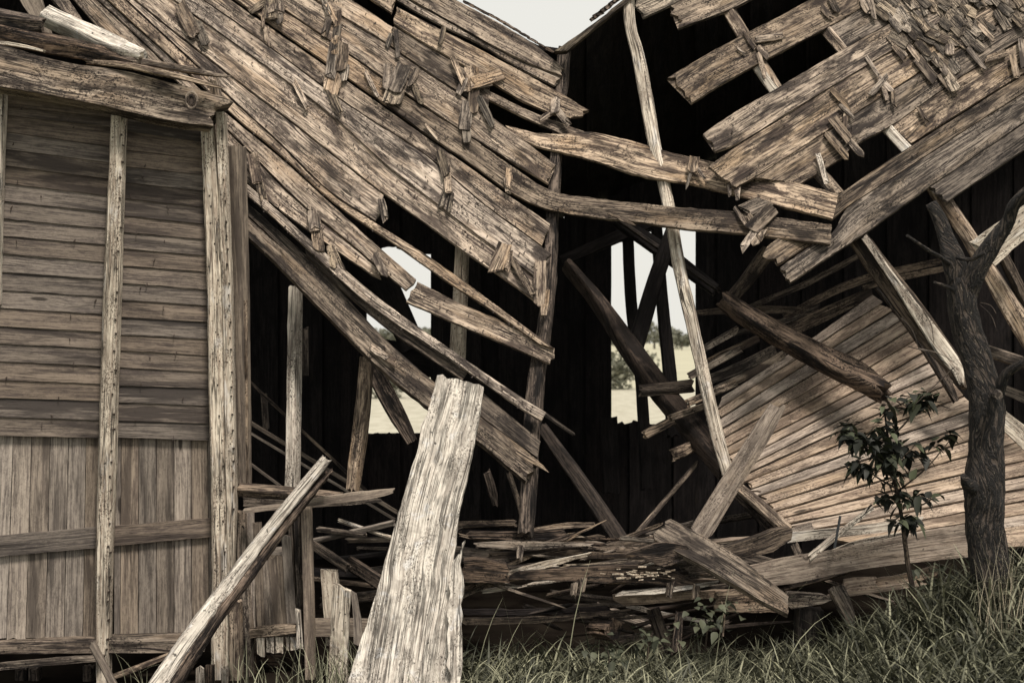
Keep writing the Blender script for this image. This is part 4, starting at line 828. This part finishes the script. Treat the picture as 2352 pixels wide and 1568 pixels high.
# ------------------------------------------------------------------ rubble
plank_('pair board, left one, leaning over the clapboards with a ribbed edge', [(1773, 922), (1690, 1050), (1586, 1215)], [(1789, 936), (1710, 1070), (1610, 1228)], flat(8.15), mat='lean', thick=.03, jag=(.02, .01))
plank_('pair board, right one, leaning over the clapboards with a pale flat face', [(1791, 936), (1712, 1070), (1613, 1228)], [(1807, 930), (1766, 1012), (1700, 1120), (1630, 1238)], flat(8.1), mat='lean', thick=.03, jag=(.015, .03))
pq = Plane((1530, 1210, 7.85), (1811, 1390, 7.5), (1700, 1180, 7.9))
plank_('wide grey sawn plank sloping down right over the rubble pile', [(1535, 1188), (1600, 1222), (1694, 1277), (1811, 1368)], [(1499, 1236), (1583, 1281), (1694, 1345), (1760, 1384), (1811, 1410)], pq, mat='roof', thick=.04, jag=(.03, .004), rough=.004)
plank_('short dark chunky board resting above the wide grey plank', [(1655, 1262), (1790, 1214), (1816, 1211)], [(1692, 1284), (1766, 1269), (1820, 1239)], flat(8.0), mat='brown', thick=.08, rough=.008)
plank_('broad pale fascia board lying low along the foot of the clapboard wall', [(1722, 1299), (1806, 1280), (1926, 1261), (2070, 1233), (2167, 1215), (2235, 1205)], [(1782, 1344), (1846, 1335), (1966, 1309), (2086, 1293), (2235, 1277)], flat(8.0), mat='lean', thick=.03, rough=.005)
plank_('narrow pale board lying above the broad fascia', [(1816, 1222), (1926, 1212), (2038, 1198), (2120, 1186)], [(1812, 1246), (1926, 1233), (2070, 1216), (2120, 1206)], flat(8.2), mat='pale', thick=.02)
plank_('short pale board end above the narrow pale one', [(1818, 1214), (1862, 1200)], [(1818, 1226), (1876, 1218)], flat(8.3), mat='lean', thick=.02)
plank_('slim pale board wedged between the iron rod and the sapling', [(1915, 1262), (1960, 1243), (2070, 1222)], [(1920, 1268), (1990, 1258), (2080, 1236)], flat(8.15), mat='pale', thick=.02)
beam_('thin pale stick leaning across the narrow boards left of the sapling', [(1858, 1280, 8.0), (1930, 1222, 8.05), (2002, 1166, 8.1)], [14, 13, 12], depth=.02, mat='pale', name='stick', cat='stick')
beam_('short dark iron rod standing upright left of the sapling', [(1930, 1184, 7.95), (1917, 1258, 7.93)], 5.5, depth=.014, mat='pipe', name='iron_rod', cat='rod', lump=0, cham=.3, jag=0)
plank_('bright narrow strip between the leaning pair and the dark chunky board', [(1610, 1246), (1730, 1234)], [(1612, 1254), (1740, 1240)], flat(8.25), mat='bleach', thick=.015)
for i, (up, lo, m_, Y, th, lab) in enumerate([
    ([(1080, 1222), (1200, 1222), (1302, 1215)], [(1085, 1236), (1180, 1240), (1300, 1238)], 'rot', 8.2, .06, 'dark cracked slab on top of the rubble left of centre'),
    ([(1215, 1216), (1290, 1202), (1368, 1200)], [(1215, 1222), (1300, 1214), (1368, 1208)], 'roof', 8.3, .03, 'thin pale-edged board behind the dark cracked slab'),
    ([(1200, 1252), (1300, 1240), (1372, 1228)], [(1200, 1260), (1300, 1248), (1380, 1240)], 'brown', 8.4, .03, 'flat shadowed board behind the frayed slab'),
    ([(1090, 1248), (1180, 1242), (1280, 1246), (1362, 1248)], [(1100, 1256), (1200, 1262), (1290, 1256), (1362, 1254)], 'roof', 8.05, .03, 'frayed tan slab lying level in the rubble'),
    ([(1125, 1270), (1240, 1262), (1330, 1246)], [(1125, 1284), (1240, 1272), (1330, 1254)], 'brown', 8.1, .025, 'split lath under the frayed slab'),
    ([(1040, 1256), (1100, 1262), (1200, 1268)], [(1040, 1288), (1120, 1292), (1200, 1284)], 'brown', 8.25, .05, 'dark board end behind the great bleached plank'),
    ([(1150, 1316), (1240, 1292), (1350, 1270)], [(1154, 1334), (1240, 1308), (1340, 1280)], 'pale', 7.85, .02, 'bright split board slanting up over the mouldering slab'),
    ([(1340, 1268), (1440, 1270), (1520, 1248)], [(1340, 1282), (1440, 1280), (1520, 1262)], 'roof', 8.0, .03, 'tan board under the charred wedge'),
    ([(1350, 1250), (1430, 1244), (1520, 1226)], [(1350, 1260), (1430, 1254), (1525, 1238)], 'brown', 8.15, .02, 'slender board reaching to the tip of the wide grey plank'),
    ([(1440, 1272), (1520, 1246), (1600, 1258)], [(1470, 1280), (1530, 1300), (1596, 1266)], 'rot', 7.75, .05, 'charred wedge-shaped slab under the left end of the wide grey plank'),
    ([(1180, 1314), (1290, 1306), (1420, 1302), (1540, 1312), (1592, 1336)], [(1170, 1330), (1290, 1334), (1420, 1338), (1540, 1344), (1592, 1350)], 'rot', 7.8, .1, 'long mouldering slab with pale crumbling flecks at the middle of the rubble'),
    ([(1062, 1288), (1110, 1286), (1166, 1298)], [(1060, 1334), (1110, 1338), (1154, 1336)], 'rot', 7.75, .12, 'thick rotten block end beside the great bleached plank'),
    ([(1066, 1354), (1120, 1330), (1180, 1318)], [(1066, 1372), (1120, 1350), (1190, 1328)], 'roof', 7.85, .02, 'pale lath rising from beside the great plank under the block end'),
    ([(1560, 1292), (1620, 1284)], [(1585, 1330), (1640, 1325)], 'brown', 7.9, .03, 'dark board tucked under the wide grey plank'),
    ([(1403, 1366), (1500, 1362), (1600, 1358), (1700, 1352)], [(1434, 1390), (1500, 1386), (1600, 1376), (1700, 1370)], 'lean', 7.9, .03, 'clean tan board lying level low in the rubble'),
    ([(1640, 1362), (1760, 1352), (1790, 1372)], [(1640, 1406), (1730, 1406), (1790, 1404)], 'roof', 7.85, .05, 'cross-grained grey block under the foot of the wide grey plank'),
    ([(1066, 1400), (1200, 1400), (1400, 1392)], [(1066, 1410), (1200, 1412), (1400, 1402)], 'dark', 8.1, .03, 'upper of the long shadowed sill boards above the grass'),
    ([(1066, 1420), (1240, 1416), (1440, 1400)], [(1066, 1434), (1240, 1430), (1440, 1412)], 'brown', 8.05, .03, 'lower of the long shadowed sill boards above the grass'),
    ([(1400, 1418), (1500, 1412)], [(1400, 1424), (1502, 1418)], 'brown', 7.95, .02, 'thin reddish splint lying above the grass'),
    ([(1810, 1360), (1900, 1366)], [(1812, 1398), (1896, 1386)], 'roof', 7.9, .06, 'ragged broken board right of the wide plank foot'),
    ([(2010, 1330), (2080, 1318), (2160, 1296)], [(2016, 1352), (2090, 1340), (2160, 1318)], 'lean', 8.05, .03, 'right board of the low overlapping pair beneath the fascia'),
    ([(1930, 1352), (1940, 1330), (2012, 1326)], [(1936, 1360), (1980, 1356), (2018, 1350)], 'lean', 8.02, .03, 'left rounded board of the low overlapping pair beneath the fascia'),
    ([(1906, 1362), (1990, 1354), (2100, 1336)], [(1912, 1372), (1990, 1364), (2130, 1342)], 'lean', 8.0, .03, 'bottom sliver board beneath the fascia'),
    ([(1620, 1236), (1700, 1262), (1800, 1292)], [(1610, 1300), (1700, 1310), (1800, 1330)], 'brown', 8.3, .03, 'shadowed board behind the short dark chunky board')]):
    plank_(lab, up, lo, flat(Y), mat=m_, thick=th, jag=(.035, .035), rough=.005, relief=.003)
beam_('dark squared block standing under the broad fascia, right of the wide plank foot', [(1858, 1396, 8.0), (1850, 1520, 8.0)], [56, 50], depth=.15, cham=.02, mat='inner', name='foundation_block', cat='block')
beam_('broken pale stub leaning beneath the fascia', [(1920, 1350, 7.9), (1945, 1400, 7.88), (1955, 1440, 7.86)], [36, 34, 18], depth=.06, mat='roof', name='stub', cat='stub', lump=.014, jag=.05)
beam_('dark leaning leg under the clean tan board', [(1500, 1400, 8.1), (1535, 1500, 8.0)], [30, 34], depth=.05, mat='brown', name='leg_board', cat='board')
beam_('reddish split stake in the grass under the clean tan board', [(1560, 1410, 7.85), (1552, 1500, 7.8)], [18, 22], depth=.04, mat='rot', name='stake', cat='stake', jag=.04)
beam_('round rotten log end in the grass below the sill boards', [(1370, 1440, 8.0), (1410, 1445, 7.9)], [50, 50], depth=.15, mat='rot', name='log', cat='log', lump=.012, cham=.4)
beam_('slanted short board in the gap under the narrow pale board', [(1825, 1252, 8.15), (1842, 1290, 8.1)], [18, 18], depth=.02, mat='brown', name='board_end', cat='board')
for i, (xa, ya) in enumerate(((1196, 1262), (1340, 1335), (1540, 1345), (1600, 1350), (1320, 1344))):
    beam_(('small pale block stuck upright in the rubble by the frayed slab', 'short peg hanging under the mouldering slab, left', 'short peg hanging under the mouldering slab, middle', 'short peg hanging under the mouldering slab, right', 'lone peg under the dark middle of the rubble')[i], [(xa, ya - 6, 7.8), (xa - 4, ya + 22, 7.78)], [16, 14], depth=.03, mat='roof', name='peg', cat='peg', jag=.02)
# dim rubble deeper inside, and dim planks behind the left half
for i in range(34):
    x_ = random.uniform(720, 1640); Y_ = random.uniform(8.6, 11.5); z_ = random.uniform(.12, .75) * (1 if Y_ < 10 else .7)
    y_ = CY + (CAM_Z - z_) / Y_ * F; L_ = random.uniform(120, 320); a_ = random.gauss(0, .12)
    dx, dy = math.cos(a_) * L_ / 2, math.sin(a_) * L_ / 2
    beam('loose_lath', None, [(x_ - dx, y_ - dy, Y_ + random.uniform(-.3, .3)), (x_ + dx, y_ + dy, Y_)], random.uniform(8, 24), depth=.03, mat=random.choice(('dark', 'brown', 'brown')), roll=random.uniform(-40, 40), jag=.03)
for o in bpy.data.objects:
    if o.name.startswith('loose_lath'): tag(o, 'dim loose lath lying in the dark rubble on the barn floor', 'lath', 'loose laths in the dark rubble')
for i, (a, b, w_, lab) in enumerate([((722, 1242), (905, 1200), 12, 'bent lath rising right in the dark left of the great plank'), ((780, 1195), (900, 1235), 7, 'thin pale lath crossing the bent one left of the great plank'), ((718, 1250), (800, 1305), 22, 'dark board sloping down behind the nailed post'), ((800, 1290), (900, 1355), 34, 'charred log lying behind the standing pickets'), ((800, 1240), (905, 1238), 10, 'level dim lath left of the great plank'), ((730, 1215), (840, 1228), 10, 'dim lath just right of the nailed post')]):
    inner(lab, [(a[0], a[1], 8.8), (b[0], b[1], 8.6)], w_, mat=('vert', 'pale', 'brown', 'rot', 'vert', 'brown')[i], depth=.03, name='lath', cat='lath', roll=15)
for i in range(72):      # splintered laths heaped in the front of the rubble
    if i < 50: x_ = random.uniform(1060, 1640); y_ = random.uniform(1225, 1355); Y_ = 8.05 + (1300 - y_) * .0035 + random.uniform(-.1, .1)
    elif i < 62: x_ = random.uniform(1600, 2200); y_ = 1245 + (1900 - x_) * .09 + random.uniform(0, 105); Y_ = 8.35 + random.uniform(0, .1)
    else: x_ = random.uniform(1080, 1800); y_ = random.uniform(1385, 1440); Y_ = 8.15 + random.uniform(-.05, .15)
    L_ = random.uniform(70, 310); a_ = random.gauss(-.05, .2); dx, dy = math.cos(a_) * L_ / 2, math.sin(a_) * L_ / 2
    if i % 3 == 0:
        w_ = random.uniform(4, 9)
        board('splintered_lath', None, [(x_ - dx, y_ - dy), (x_, y_ + random.uniform(-3, 3)), (x_ + dx, y_ + dy)], [(x_ - dx, y_ - dy + w_), (x_, y_ + w_ * 1.4), (x_ + dx, y_ + dy + w_ * .5)], flat(Y_), mat=random.choice(('roof', 'brown', 'pale')), thick=.04, jag=(.05, .06), rough=.006)
    else:
        beam('splintered_lath', None, [(x_ - dx, y_ - dy, Y_ + random.uniform(-.1, .1)), (x_ + random.uniform(-9, 9), y_ + random.uniform(-3, 3), Y_), (x_ + dx, y_ + dy, Y_ + random.uniform(-.1, .1))], [random.uniform(4, 11), random.uniform(5, 13), random.uniform(2, 8)], depth=.02, mat=random.choice(('roof', 'brown', 'brown', 'rot', 'lean', 'shingle')) if i < 62 else 'inner', roll=random.uniform(-50, 10), jag=.04, lump=.008)
for o in bpy.data.objects:
    if o.name.startswith('splintered_lath'):
        px_ = CX + o.location.x / o.location.y * F; py_ = CY - (o.location.z - CAM_Z) / o.location.y * F
        tone = {'pale_post_wood': 'pale', 'roof_board_wood': 'grey tan', 'clapboard_wood': 'tan', 'brown_beam_wood': 'dark brown', 'rotten_wood': 'rotten black-brown', 'shingle_wood': 'grey-brown', 'shade_beam_wood': 'blackish'}[o.data.materials[0].name]
        if py_ > 1378: zone = 'in the shadow just above the grass'
        elif px_ > 1640: zone = 'in the pile beneath the fallen clapboard wall'
        elif px_ > 1430: zone = 'in the heap around the wide grey plank tip'
        elif px_ > 1220: zone = 'in the middle of the central heap'
        else: zone = 'in the heap right beside the great bleached plank'
        band = '' if py_ > 1378 else (', high on it' if py_ < 1268 else (', halfway down' if py_ < 1315 else ', near its bottom'))
        tag(o, f'{tone} splintered lath {zone}{band}', 'lath', 'splintered laths heaped in the rubble')
# pale crumbs on the mouldering slab
V = []; Fc = []
for i in range(55):
    x_ = random.gauss(1475, 40); y_ = random.gauss(1320, 6) - (x_ - 1475) * .03
    if not (1340 < x_ < 1580): continue
    p = P(x_, y_, 7.77 - random.uniform(0, .01)); k0 = len(V); s = random.uniform(.004, .014)
    ax = Vector((random.uniform(.8, 1.8), random.uniform(-.3, .3), random.uniform(-.3, .3))) * s; bx = Vector((random.uniform(-.3, .3), random.uniform(-.4, .4), 1)) * s * .3; cz = Vector((0, -1, 0)) * s * .4
    for sa in (-1, 1):
        for sb in (-1, 1):
            for sc2 in (-1, 1): V.append(p + ax * sa + bx * sb + cz * sc2)
    for f in ((0, 1, 3, 2), (4, 6, 7, 5), (0, 4, 5, 1), (2, 3, 7, 6), (0, 2, 6, 4), (1, 5, 7, 3)): Fc.append(tuple(k0 + q for q in f))
me, c = mesh('wood_crumbs', V, Fc); tag(link('wood_crumbs', me, M['bloom'], None, c), 'pale crumbled wood flecks scattered on the mouldering slab', 'wood crumbs', kind='stuff')

# ------------------------------------------------------------------ dead tree
def tube(name, parent, pts, mat='bark', seg=.022, k=26, lump=.12, cap=True):
    """pts: (x, y, metres, radius in photo units)"""
    rs = random.random() * 500
    q = [(*P(a[0], a[1], a[2]), a[3] * a[2] / F) for a in pts]
    Lm = sum((Vector(q[i + 1][:3]) - Vector(q[i][:3])).length for i in range(len(q) - 1)); n = int(max(4, min(90, Lm / seg))) + 1
    C = cr(q, n); V = []; UV = []; Fc = []; u = 0.
    for i in range(n):
        c = Vector(C[i][:3]); r = C[i][3]; t = (Vector(C[min(n - 1, i + 1)][:3]) - Vector(C[max(0, i - 1)][:3])).normalized()
        s = t.cross(Vector((0, 1, 0))).normalized(); b = s.cross(t).normalized()
        if i: u += (c - Vector(C[i - 1][:3])).length
        for j in range(k + 1):
            a = 2 * math.pi * (j % k) / k
            rr_ = r * (1 + lump * (nz(math.cos(a) * 1.2 + rs, math.sin(a) * 1.2, u * 4) + .6 * nz(math.cos(a) * 3 + rs, math.sin(a) * 3, u * 11) + (.38 * nz(math.cos(a) * 8 + rs, math.sin(a) * 8, u * 22) if k > 12 else 0)))
            V.append(c + (s * math.cos(a) + b * math.sin(a)) * rr_); UV.append((u, a * r * 1.2))
    kk = k + 1
    for i in range(n - 1):
        for j in range(k): Fc.append((i * kk + j, i * kk + j + 1, (i + 1) * kk + j + 1, (i + 1) * kk + j))
    Fc.append(tuple((n - 1) * kk + j for j in range(k))); Fc.append(tuple(j for j in range(k)))
    me, c = mesh(name, V, Fc, UV, [True] * (len(Fc) - 2) + [False] * 2)
    return link(name, me, M[mat], parent, c)
tr = thing('dead_tree', 'dark-barked leafless tree with a forked top standing at the right', 'tree', tuple(P(2270, 1330, 7.3)))
tube('trunk', tr, [(2286, 1480, 7.3, 58), (2276, 1380, 7.3, 47), (2270, 1290, 7.3, 43), (2262, 1200, 7.3, 43), (2262, 1120, 7.3, 46), (2266, 1030, 7.3, 38), (2268, 940, 7.3, 40), (2258, 880, 7.3, 38), (2236, 800, 7.3, 34), (2216, 730, 7.3, 32), (2208, 670, 7.3, 32), (2210, 640, 7.3, 30)], lump=.15)
tube('branch', tr, [(2206, 665, 7.3, 24), (2190, 600, 7.3, 26), (2172, 545, 7.3, 18), (2158, 505, 7.3, 16), (2138, 466, 7.3, 13)])
tube('branch', tr, [(2218, 690, 7.3, 22), (2240, 625, 7.25, 23), (2280, 560, 7.2, 21), (2315, 510, 7.15, 16), (2330, 470, 7.1, 14), (2380, 420, 7.0, 12)])
tube('branch', tr, [(2185, 610, 7.28, 7), (2160, 590, 7.2, 5), (2130, 573, 7.12, 4.5), (2105, 556, 7.05, 3.5), (2083, 541, 7.0, 3)], k=8, lump=.3)
tube('branch', tr, [(2188, 665, 7.25, 5), (2165, 655, 7.2, 4), (2146, 648, 7.15, 3)], k=8, lump=.3)
tube('branch', tr, [(2200, 590, 7.2, 6), (2230, 596, 7.1, 4), (2262, 580, 7.05, 4)], k=8, lump=.3)
tube('branch', tr, [(2284, 925, 7.3, 20), (2296, 892, 7.25, 14), (2312, 858, 7.2, 12), (2340, 838, 7.15, 10), (2380, 810, 7.1, 9)], k=10)
tube('knot_stub', tr, [(2250, 1125, 7.3, 22), (2222, 1112, 7.2, 14), (2212, 1092, 7.15, 7)], k=10)
tube('knot_stub', tr, [(2290, 905, 7.2, 12), (2294, 909, 7.05, 9)], k=10, mat='brown')
for a, b in (((2250, 700), (2290, 760)), ((2252, 695), (2288, 720)), ((2120, 712), (2145, 790)), ((2070, 730), (2110, 800)), ((2085, 795), (2180, 840)), ((2190, 845), (2100, 930)), ((2110, 800), (2200, 838))):
    tube('twig', tr, [(a[0], a[1], 7.25, 1.4), ((a[0] + b[0]) / 2 + 6, (a[1] + b[1]) / 2 - 6, 7.22, 1.1), (b[0], b[1], 7.2, .7)], k=5, mat='brown')

# ------------------------------------------------------------------ sapling
def leaf(V, Fc, T, base, d, size, w_, tint, droop=.5):
    d = d.normalized(); s = d.cross(Vector((0, 0, 1)))
    if s.length < .1: s = Vector((1, 0, 0))
    s.normalize(); s = (s + Vector((0, 0, random.uniform(-.5, .5)))).normalized(); n_ = s.cross(d).normalized(); k0 = len(V)
    prof = ((0, .05), (.18, .7), (.42, 1.), (.68, .7), (.88, .3), (1, .02))
    for t, ww in prof:
        c = base + d * size * t - Vector((0, 0, droop * size * t * t))
        V += [c - s * w_ * ww + n_ * w_ * .25 * ww, c, c + s * w_ * ww + n_ * w_ * .25 * ww]; T += [tint] * 3
    for i in range(len(prof) - 1):
        a = k0 + i * 3; Fc += [(a, a + 1, a + 4, a + 3), (a + 1, a + 2, a + 5, a + 4)]
def leafobj(name, V, Fc, T, mat, parent=None):
    Vn = np.array([tuple(v) for v in V]); c = (Vn.min(0) + Vn.max(0)) / 2
    me = bpy.data.meshes.new(name); me.from_pydata((Vn - c).tolist(), [], Fc)
    at = me.attributes.new('tint', 'FLOAT', 'POINT'); at.data.foreach_set('value', T); me.polygons.foreach_set('use_smooth', [True] * len(Fc))
    return link(name, me, M[mat], parent, c)
sp = thing('sapling', 'young leafy sapling with dark glossy leaves growing before the clapboard wall', 'sapling', tuple(P(2108, 1430, 7.45)))
tube('stem', sp, [(2112, 1520, 7.45, 7.5), (2108, 1440, 7.45, 7), (2098, 1360, 7.45, 6.5), (2086, 1300, 7.45, 6), (2078, 1240, 7.45, 5.5), (2068, 1170, 7.45, 4.5), (2050, 1080, 7.45, 4), (2040, 1010, 7.45, 3), (2030, 930, 7.45, 2)], mat='brown', k=8, lump=.1)
TW = [((2056, 1120), (1965, 1055)), ((2050, 1080), (1950, 985)), ((2060, 1130), (2190, 1000)), ((2040, 1010), (2120, 905)), ((2045, 1060), (2110, 1010)), ((2068, 1165), (2150, 1140)), ((2070, 1180), (2030, 1190))]
for a, b in TW: tube('twig', sp, [(a[0], a[1], 7.45, 2.5), ((a[0] + b[0]) / 2 + 4, (a[1] + b[1]) / 2 + 8, 7.42, 2), (b[0], b[1], 7.4, 1)], k=6, mat='brown')
cl = [(2095, 925, 40, 22, 34), (2120, 915, 30, 20, 22), (1950, 990, 26, 22, 20), (1968, 1010, 20, 20, 14), (2030, 990, 30, 26, 18), (2040, 1045, 46, 30, 34), (2020, 1020, 46, 26, 22), (2100, 1035, 34, 20, 14), (2048, 1085, 34, 26, 24), (1972, 1070, 26, 18, 18), (1990, 1085, 20, 18, 10), (2060, 1145, 50, 18, 30), (2075, 1195, 38, 18, 22), (2110, 1140, 46, 12, 12), (2150, 1020, 16, 12, 6), (2180, 1000, 12, 10, 6), (2035, 940, 14, 22, 8)]
for (x_, y_, sx, sy, n_) in cl:
    for i in range(int(n_ * 1.5)):
        b = P(x_ + random.gauss(0, sx * .5), y_ + random.gauss(0, sy * .45), 7.45 + random.uniform(-.12, .1))
        d = Vector((random.gauss(0, 1) + (x_ - 2050) * .008, random.gauss(-.2, .7), random.gauss(-.15, .5)))
        V, Fc, T = [], [], []
        lf = random.uniform(.04, .082); leaf(V, Fc, T, b, d, lf, lf * random.uniform(.28, .46), random.random() ** 3.5, random.uniform(-.2, 1.2))
        leafobj('leaf', V, Fc, T, 'leaf', sp)

# ------------------------------------------------------------------ grass, weeds, dry stalks
def blades(specs, name, label, cat, mat='grass'):
    V = []; Fc = []; T = []
    for (X, Y, h, w_, lean, az, tint) in specs:
        z0 = ground_h(X, Y); k0 = len(V); S = 5
        dx, dy = math.cos(az), math.sin(az); px, py = -dy, dx
        yaw = random.uniform(-1, 1); px, py = px * math.cos(yaw) - py * math.sin(yaw), px * math.sin(yaw) + py * math.cos(yaw)
        for i in range(S + 1):
            t = i / S; a = lean * t; r = h / max(lean, .05)
            hx = r * (1 - math.cos(a)); hz = r * math.sin(a); ww = w_ * (1 - t ** 2.2) + .0003
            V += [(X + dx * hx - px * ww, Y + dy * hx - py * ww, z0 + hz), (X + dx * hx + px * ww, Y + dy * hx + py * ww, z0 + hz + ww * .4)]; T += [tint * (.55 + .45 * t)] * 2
        for i in range(S): a = k0 + 2 * i; Fc.append((a, a + 1, a + 3, a + 2))
    Vn = np.array(V); c = (Vn.min(0) + Vn.max(0)) / 2; me = bpy.data.meshes.new(name); me.from_pydata((Vn - c).tolist(), [], Fc)
    at = me.attributes.new('tint', 'FLOAT', 'POINT'); at.data.foreach_set('value', T); me.polygons.foreach_set('use_smooth', [True] * len(Fc))
    return tag(link(name, me, M[mat], None, c), label, cat, kind='stuff')
sp_ = []
while len(sp_) < 26000:
    X = random.uniform(-.45, 3.5); Y = random.uniform(6.2, 8.15)
    if X < -.1 and random.random() < .6: continue
    den = .55 + .9 * nz(X * 1.8, Y * 1.8, 3)
    if random.random() > den + .25: continue
    right = min(max((X - 1.2) / 1.6, 0), 1)
    h = random.uniform(.16, .46) * (1 + .25 * right) * (.85 + .6 * max(0, nz(X * 1.1, Y, 8)))
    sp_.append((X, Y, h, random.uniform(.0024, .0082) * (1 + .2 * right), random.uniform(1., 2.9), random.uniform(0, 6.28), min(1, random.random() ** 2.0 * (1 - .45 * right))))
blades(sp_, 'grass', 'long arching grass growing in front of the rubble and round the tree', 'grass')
sp_ = []
for cx_, n_ in ((760, 60), (700, 60), (830, 120), (880, 80), (600, 30), (320, 12), (960, 30)):
    for i in range(n_):
        Y = random.uniform(7.2, 7.9); X = (cx_ - CX) / F * Y + random.gauss(0, .07)
        sp_.append((X, Y, random.uniform(.15, .42), random.uniform(.0015, .0035), random.uniform(.3, 2.), random.uniform(0, 6.28), random.uniform(.2, 1)))
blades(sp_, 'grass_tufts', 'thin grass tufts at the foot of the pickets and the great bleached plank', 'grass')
# a few tall blades
sp_ = [((x_ - CX) / F * 7.6, 7.6, h_, .003, l_, a_, .8) for x_, h_, l_, a_ in ((1090, .62, .5, 0), (1190, .65, .3, 3), (1210, .55, .7, .4), (1300, .8, .35, .3), (1370, .75, .5, 3), (1640, .75, .3, .2), (1700, .85, .6, .1), (1720, .8, .9, 0), (1790, .6, 1.2, .3), (2090, .6, .8, 3), (1140, .5, .6, .3))]
blades(sp_, 'tall_grass_blades', 'few tall grass blades rising in front of the shadowed sill boards', 'grass')
sp_ = []
for i in range(46):
    x_ = random.gauss(2300, 26); Y = random.uniform(6.85, 7.1); sp_.append(((x_ - CX) / F * Y, Y, random.uniform(.3, .6), .0013, random.uniform(.05, .5), random.choice((0, 3.14)) + random.uniform(-.3, .3), 1.))
o = blades(sp_, 'dry_stalks', 'pale dry stalks standing in front of the dead tree trunk', 'dry grass'); o.data.materials.clear(); o.data.materials.append(M['stalk'])
# broadleaf weeds
for wi, (x_, y_, n_, lab) in enumerate([(1395, 1500, 26, 'broad-leaved weed in the grass beside the rotten log end'), (1485, 1470, 26, 'broad-leaved weed under the clean tan board'), (1620, 1430, 34, 'leafy weed climbing against the cross-grained block'), (1660, 1400, 20, 'small leafy weed at the foot of the wide grey plank'), (2130, 1330, 26, 'dark leafy weed right of the sapling stem'), (2000, 1520, 22, 'low leafy weed in the grass below the sapling'), (2300, 1460, 22, 'leafy weed in the tall grass under the tree')]):
    t = thing('weed', lab, 'weed', tuple(P(x_, y_ + 40, 7.6)), 'broad-leaved weeds in the grass')
    V, Fc, T = [], [], []
    for i in range(n_):
        b = P(x_ + random.gauss(0, 26), y_ + random.gauss(0, 16), 7.62 + random.uniform(-.15, .12)); lf = random.uniform(.035, .065)
        leaf(V, Fc, T, b, Vector((random.gauss(0, 1), random.gauss(-.4, .6), random.gauss(.2, .5))), lf, lf * .38, random.random() ** 1.4)
    o = leafobj('leaves', V, Fc, T, 'weed', t); o['kind'] = 'stuff'
    tube('stem', t, [(x_, y_ + 60, 7.65, 2.5), (x_ + 4, y_ + 10, 7.62, 2), (x_ - 3, y_ - 20, 7.6, 1)], k=5, mat='brown')
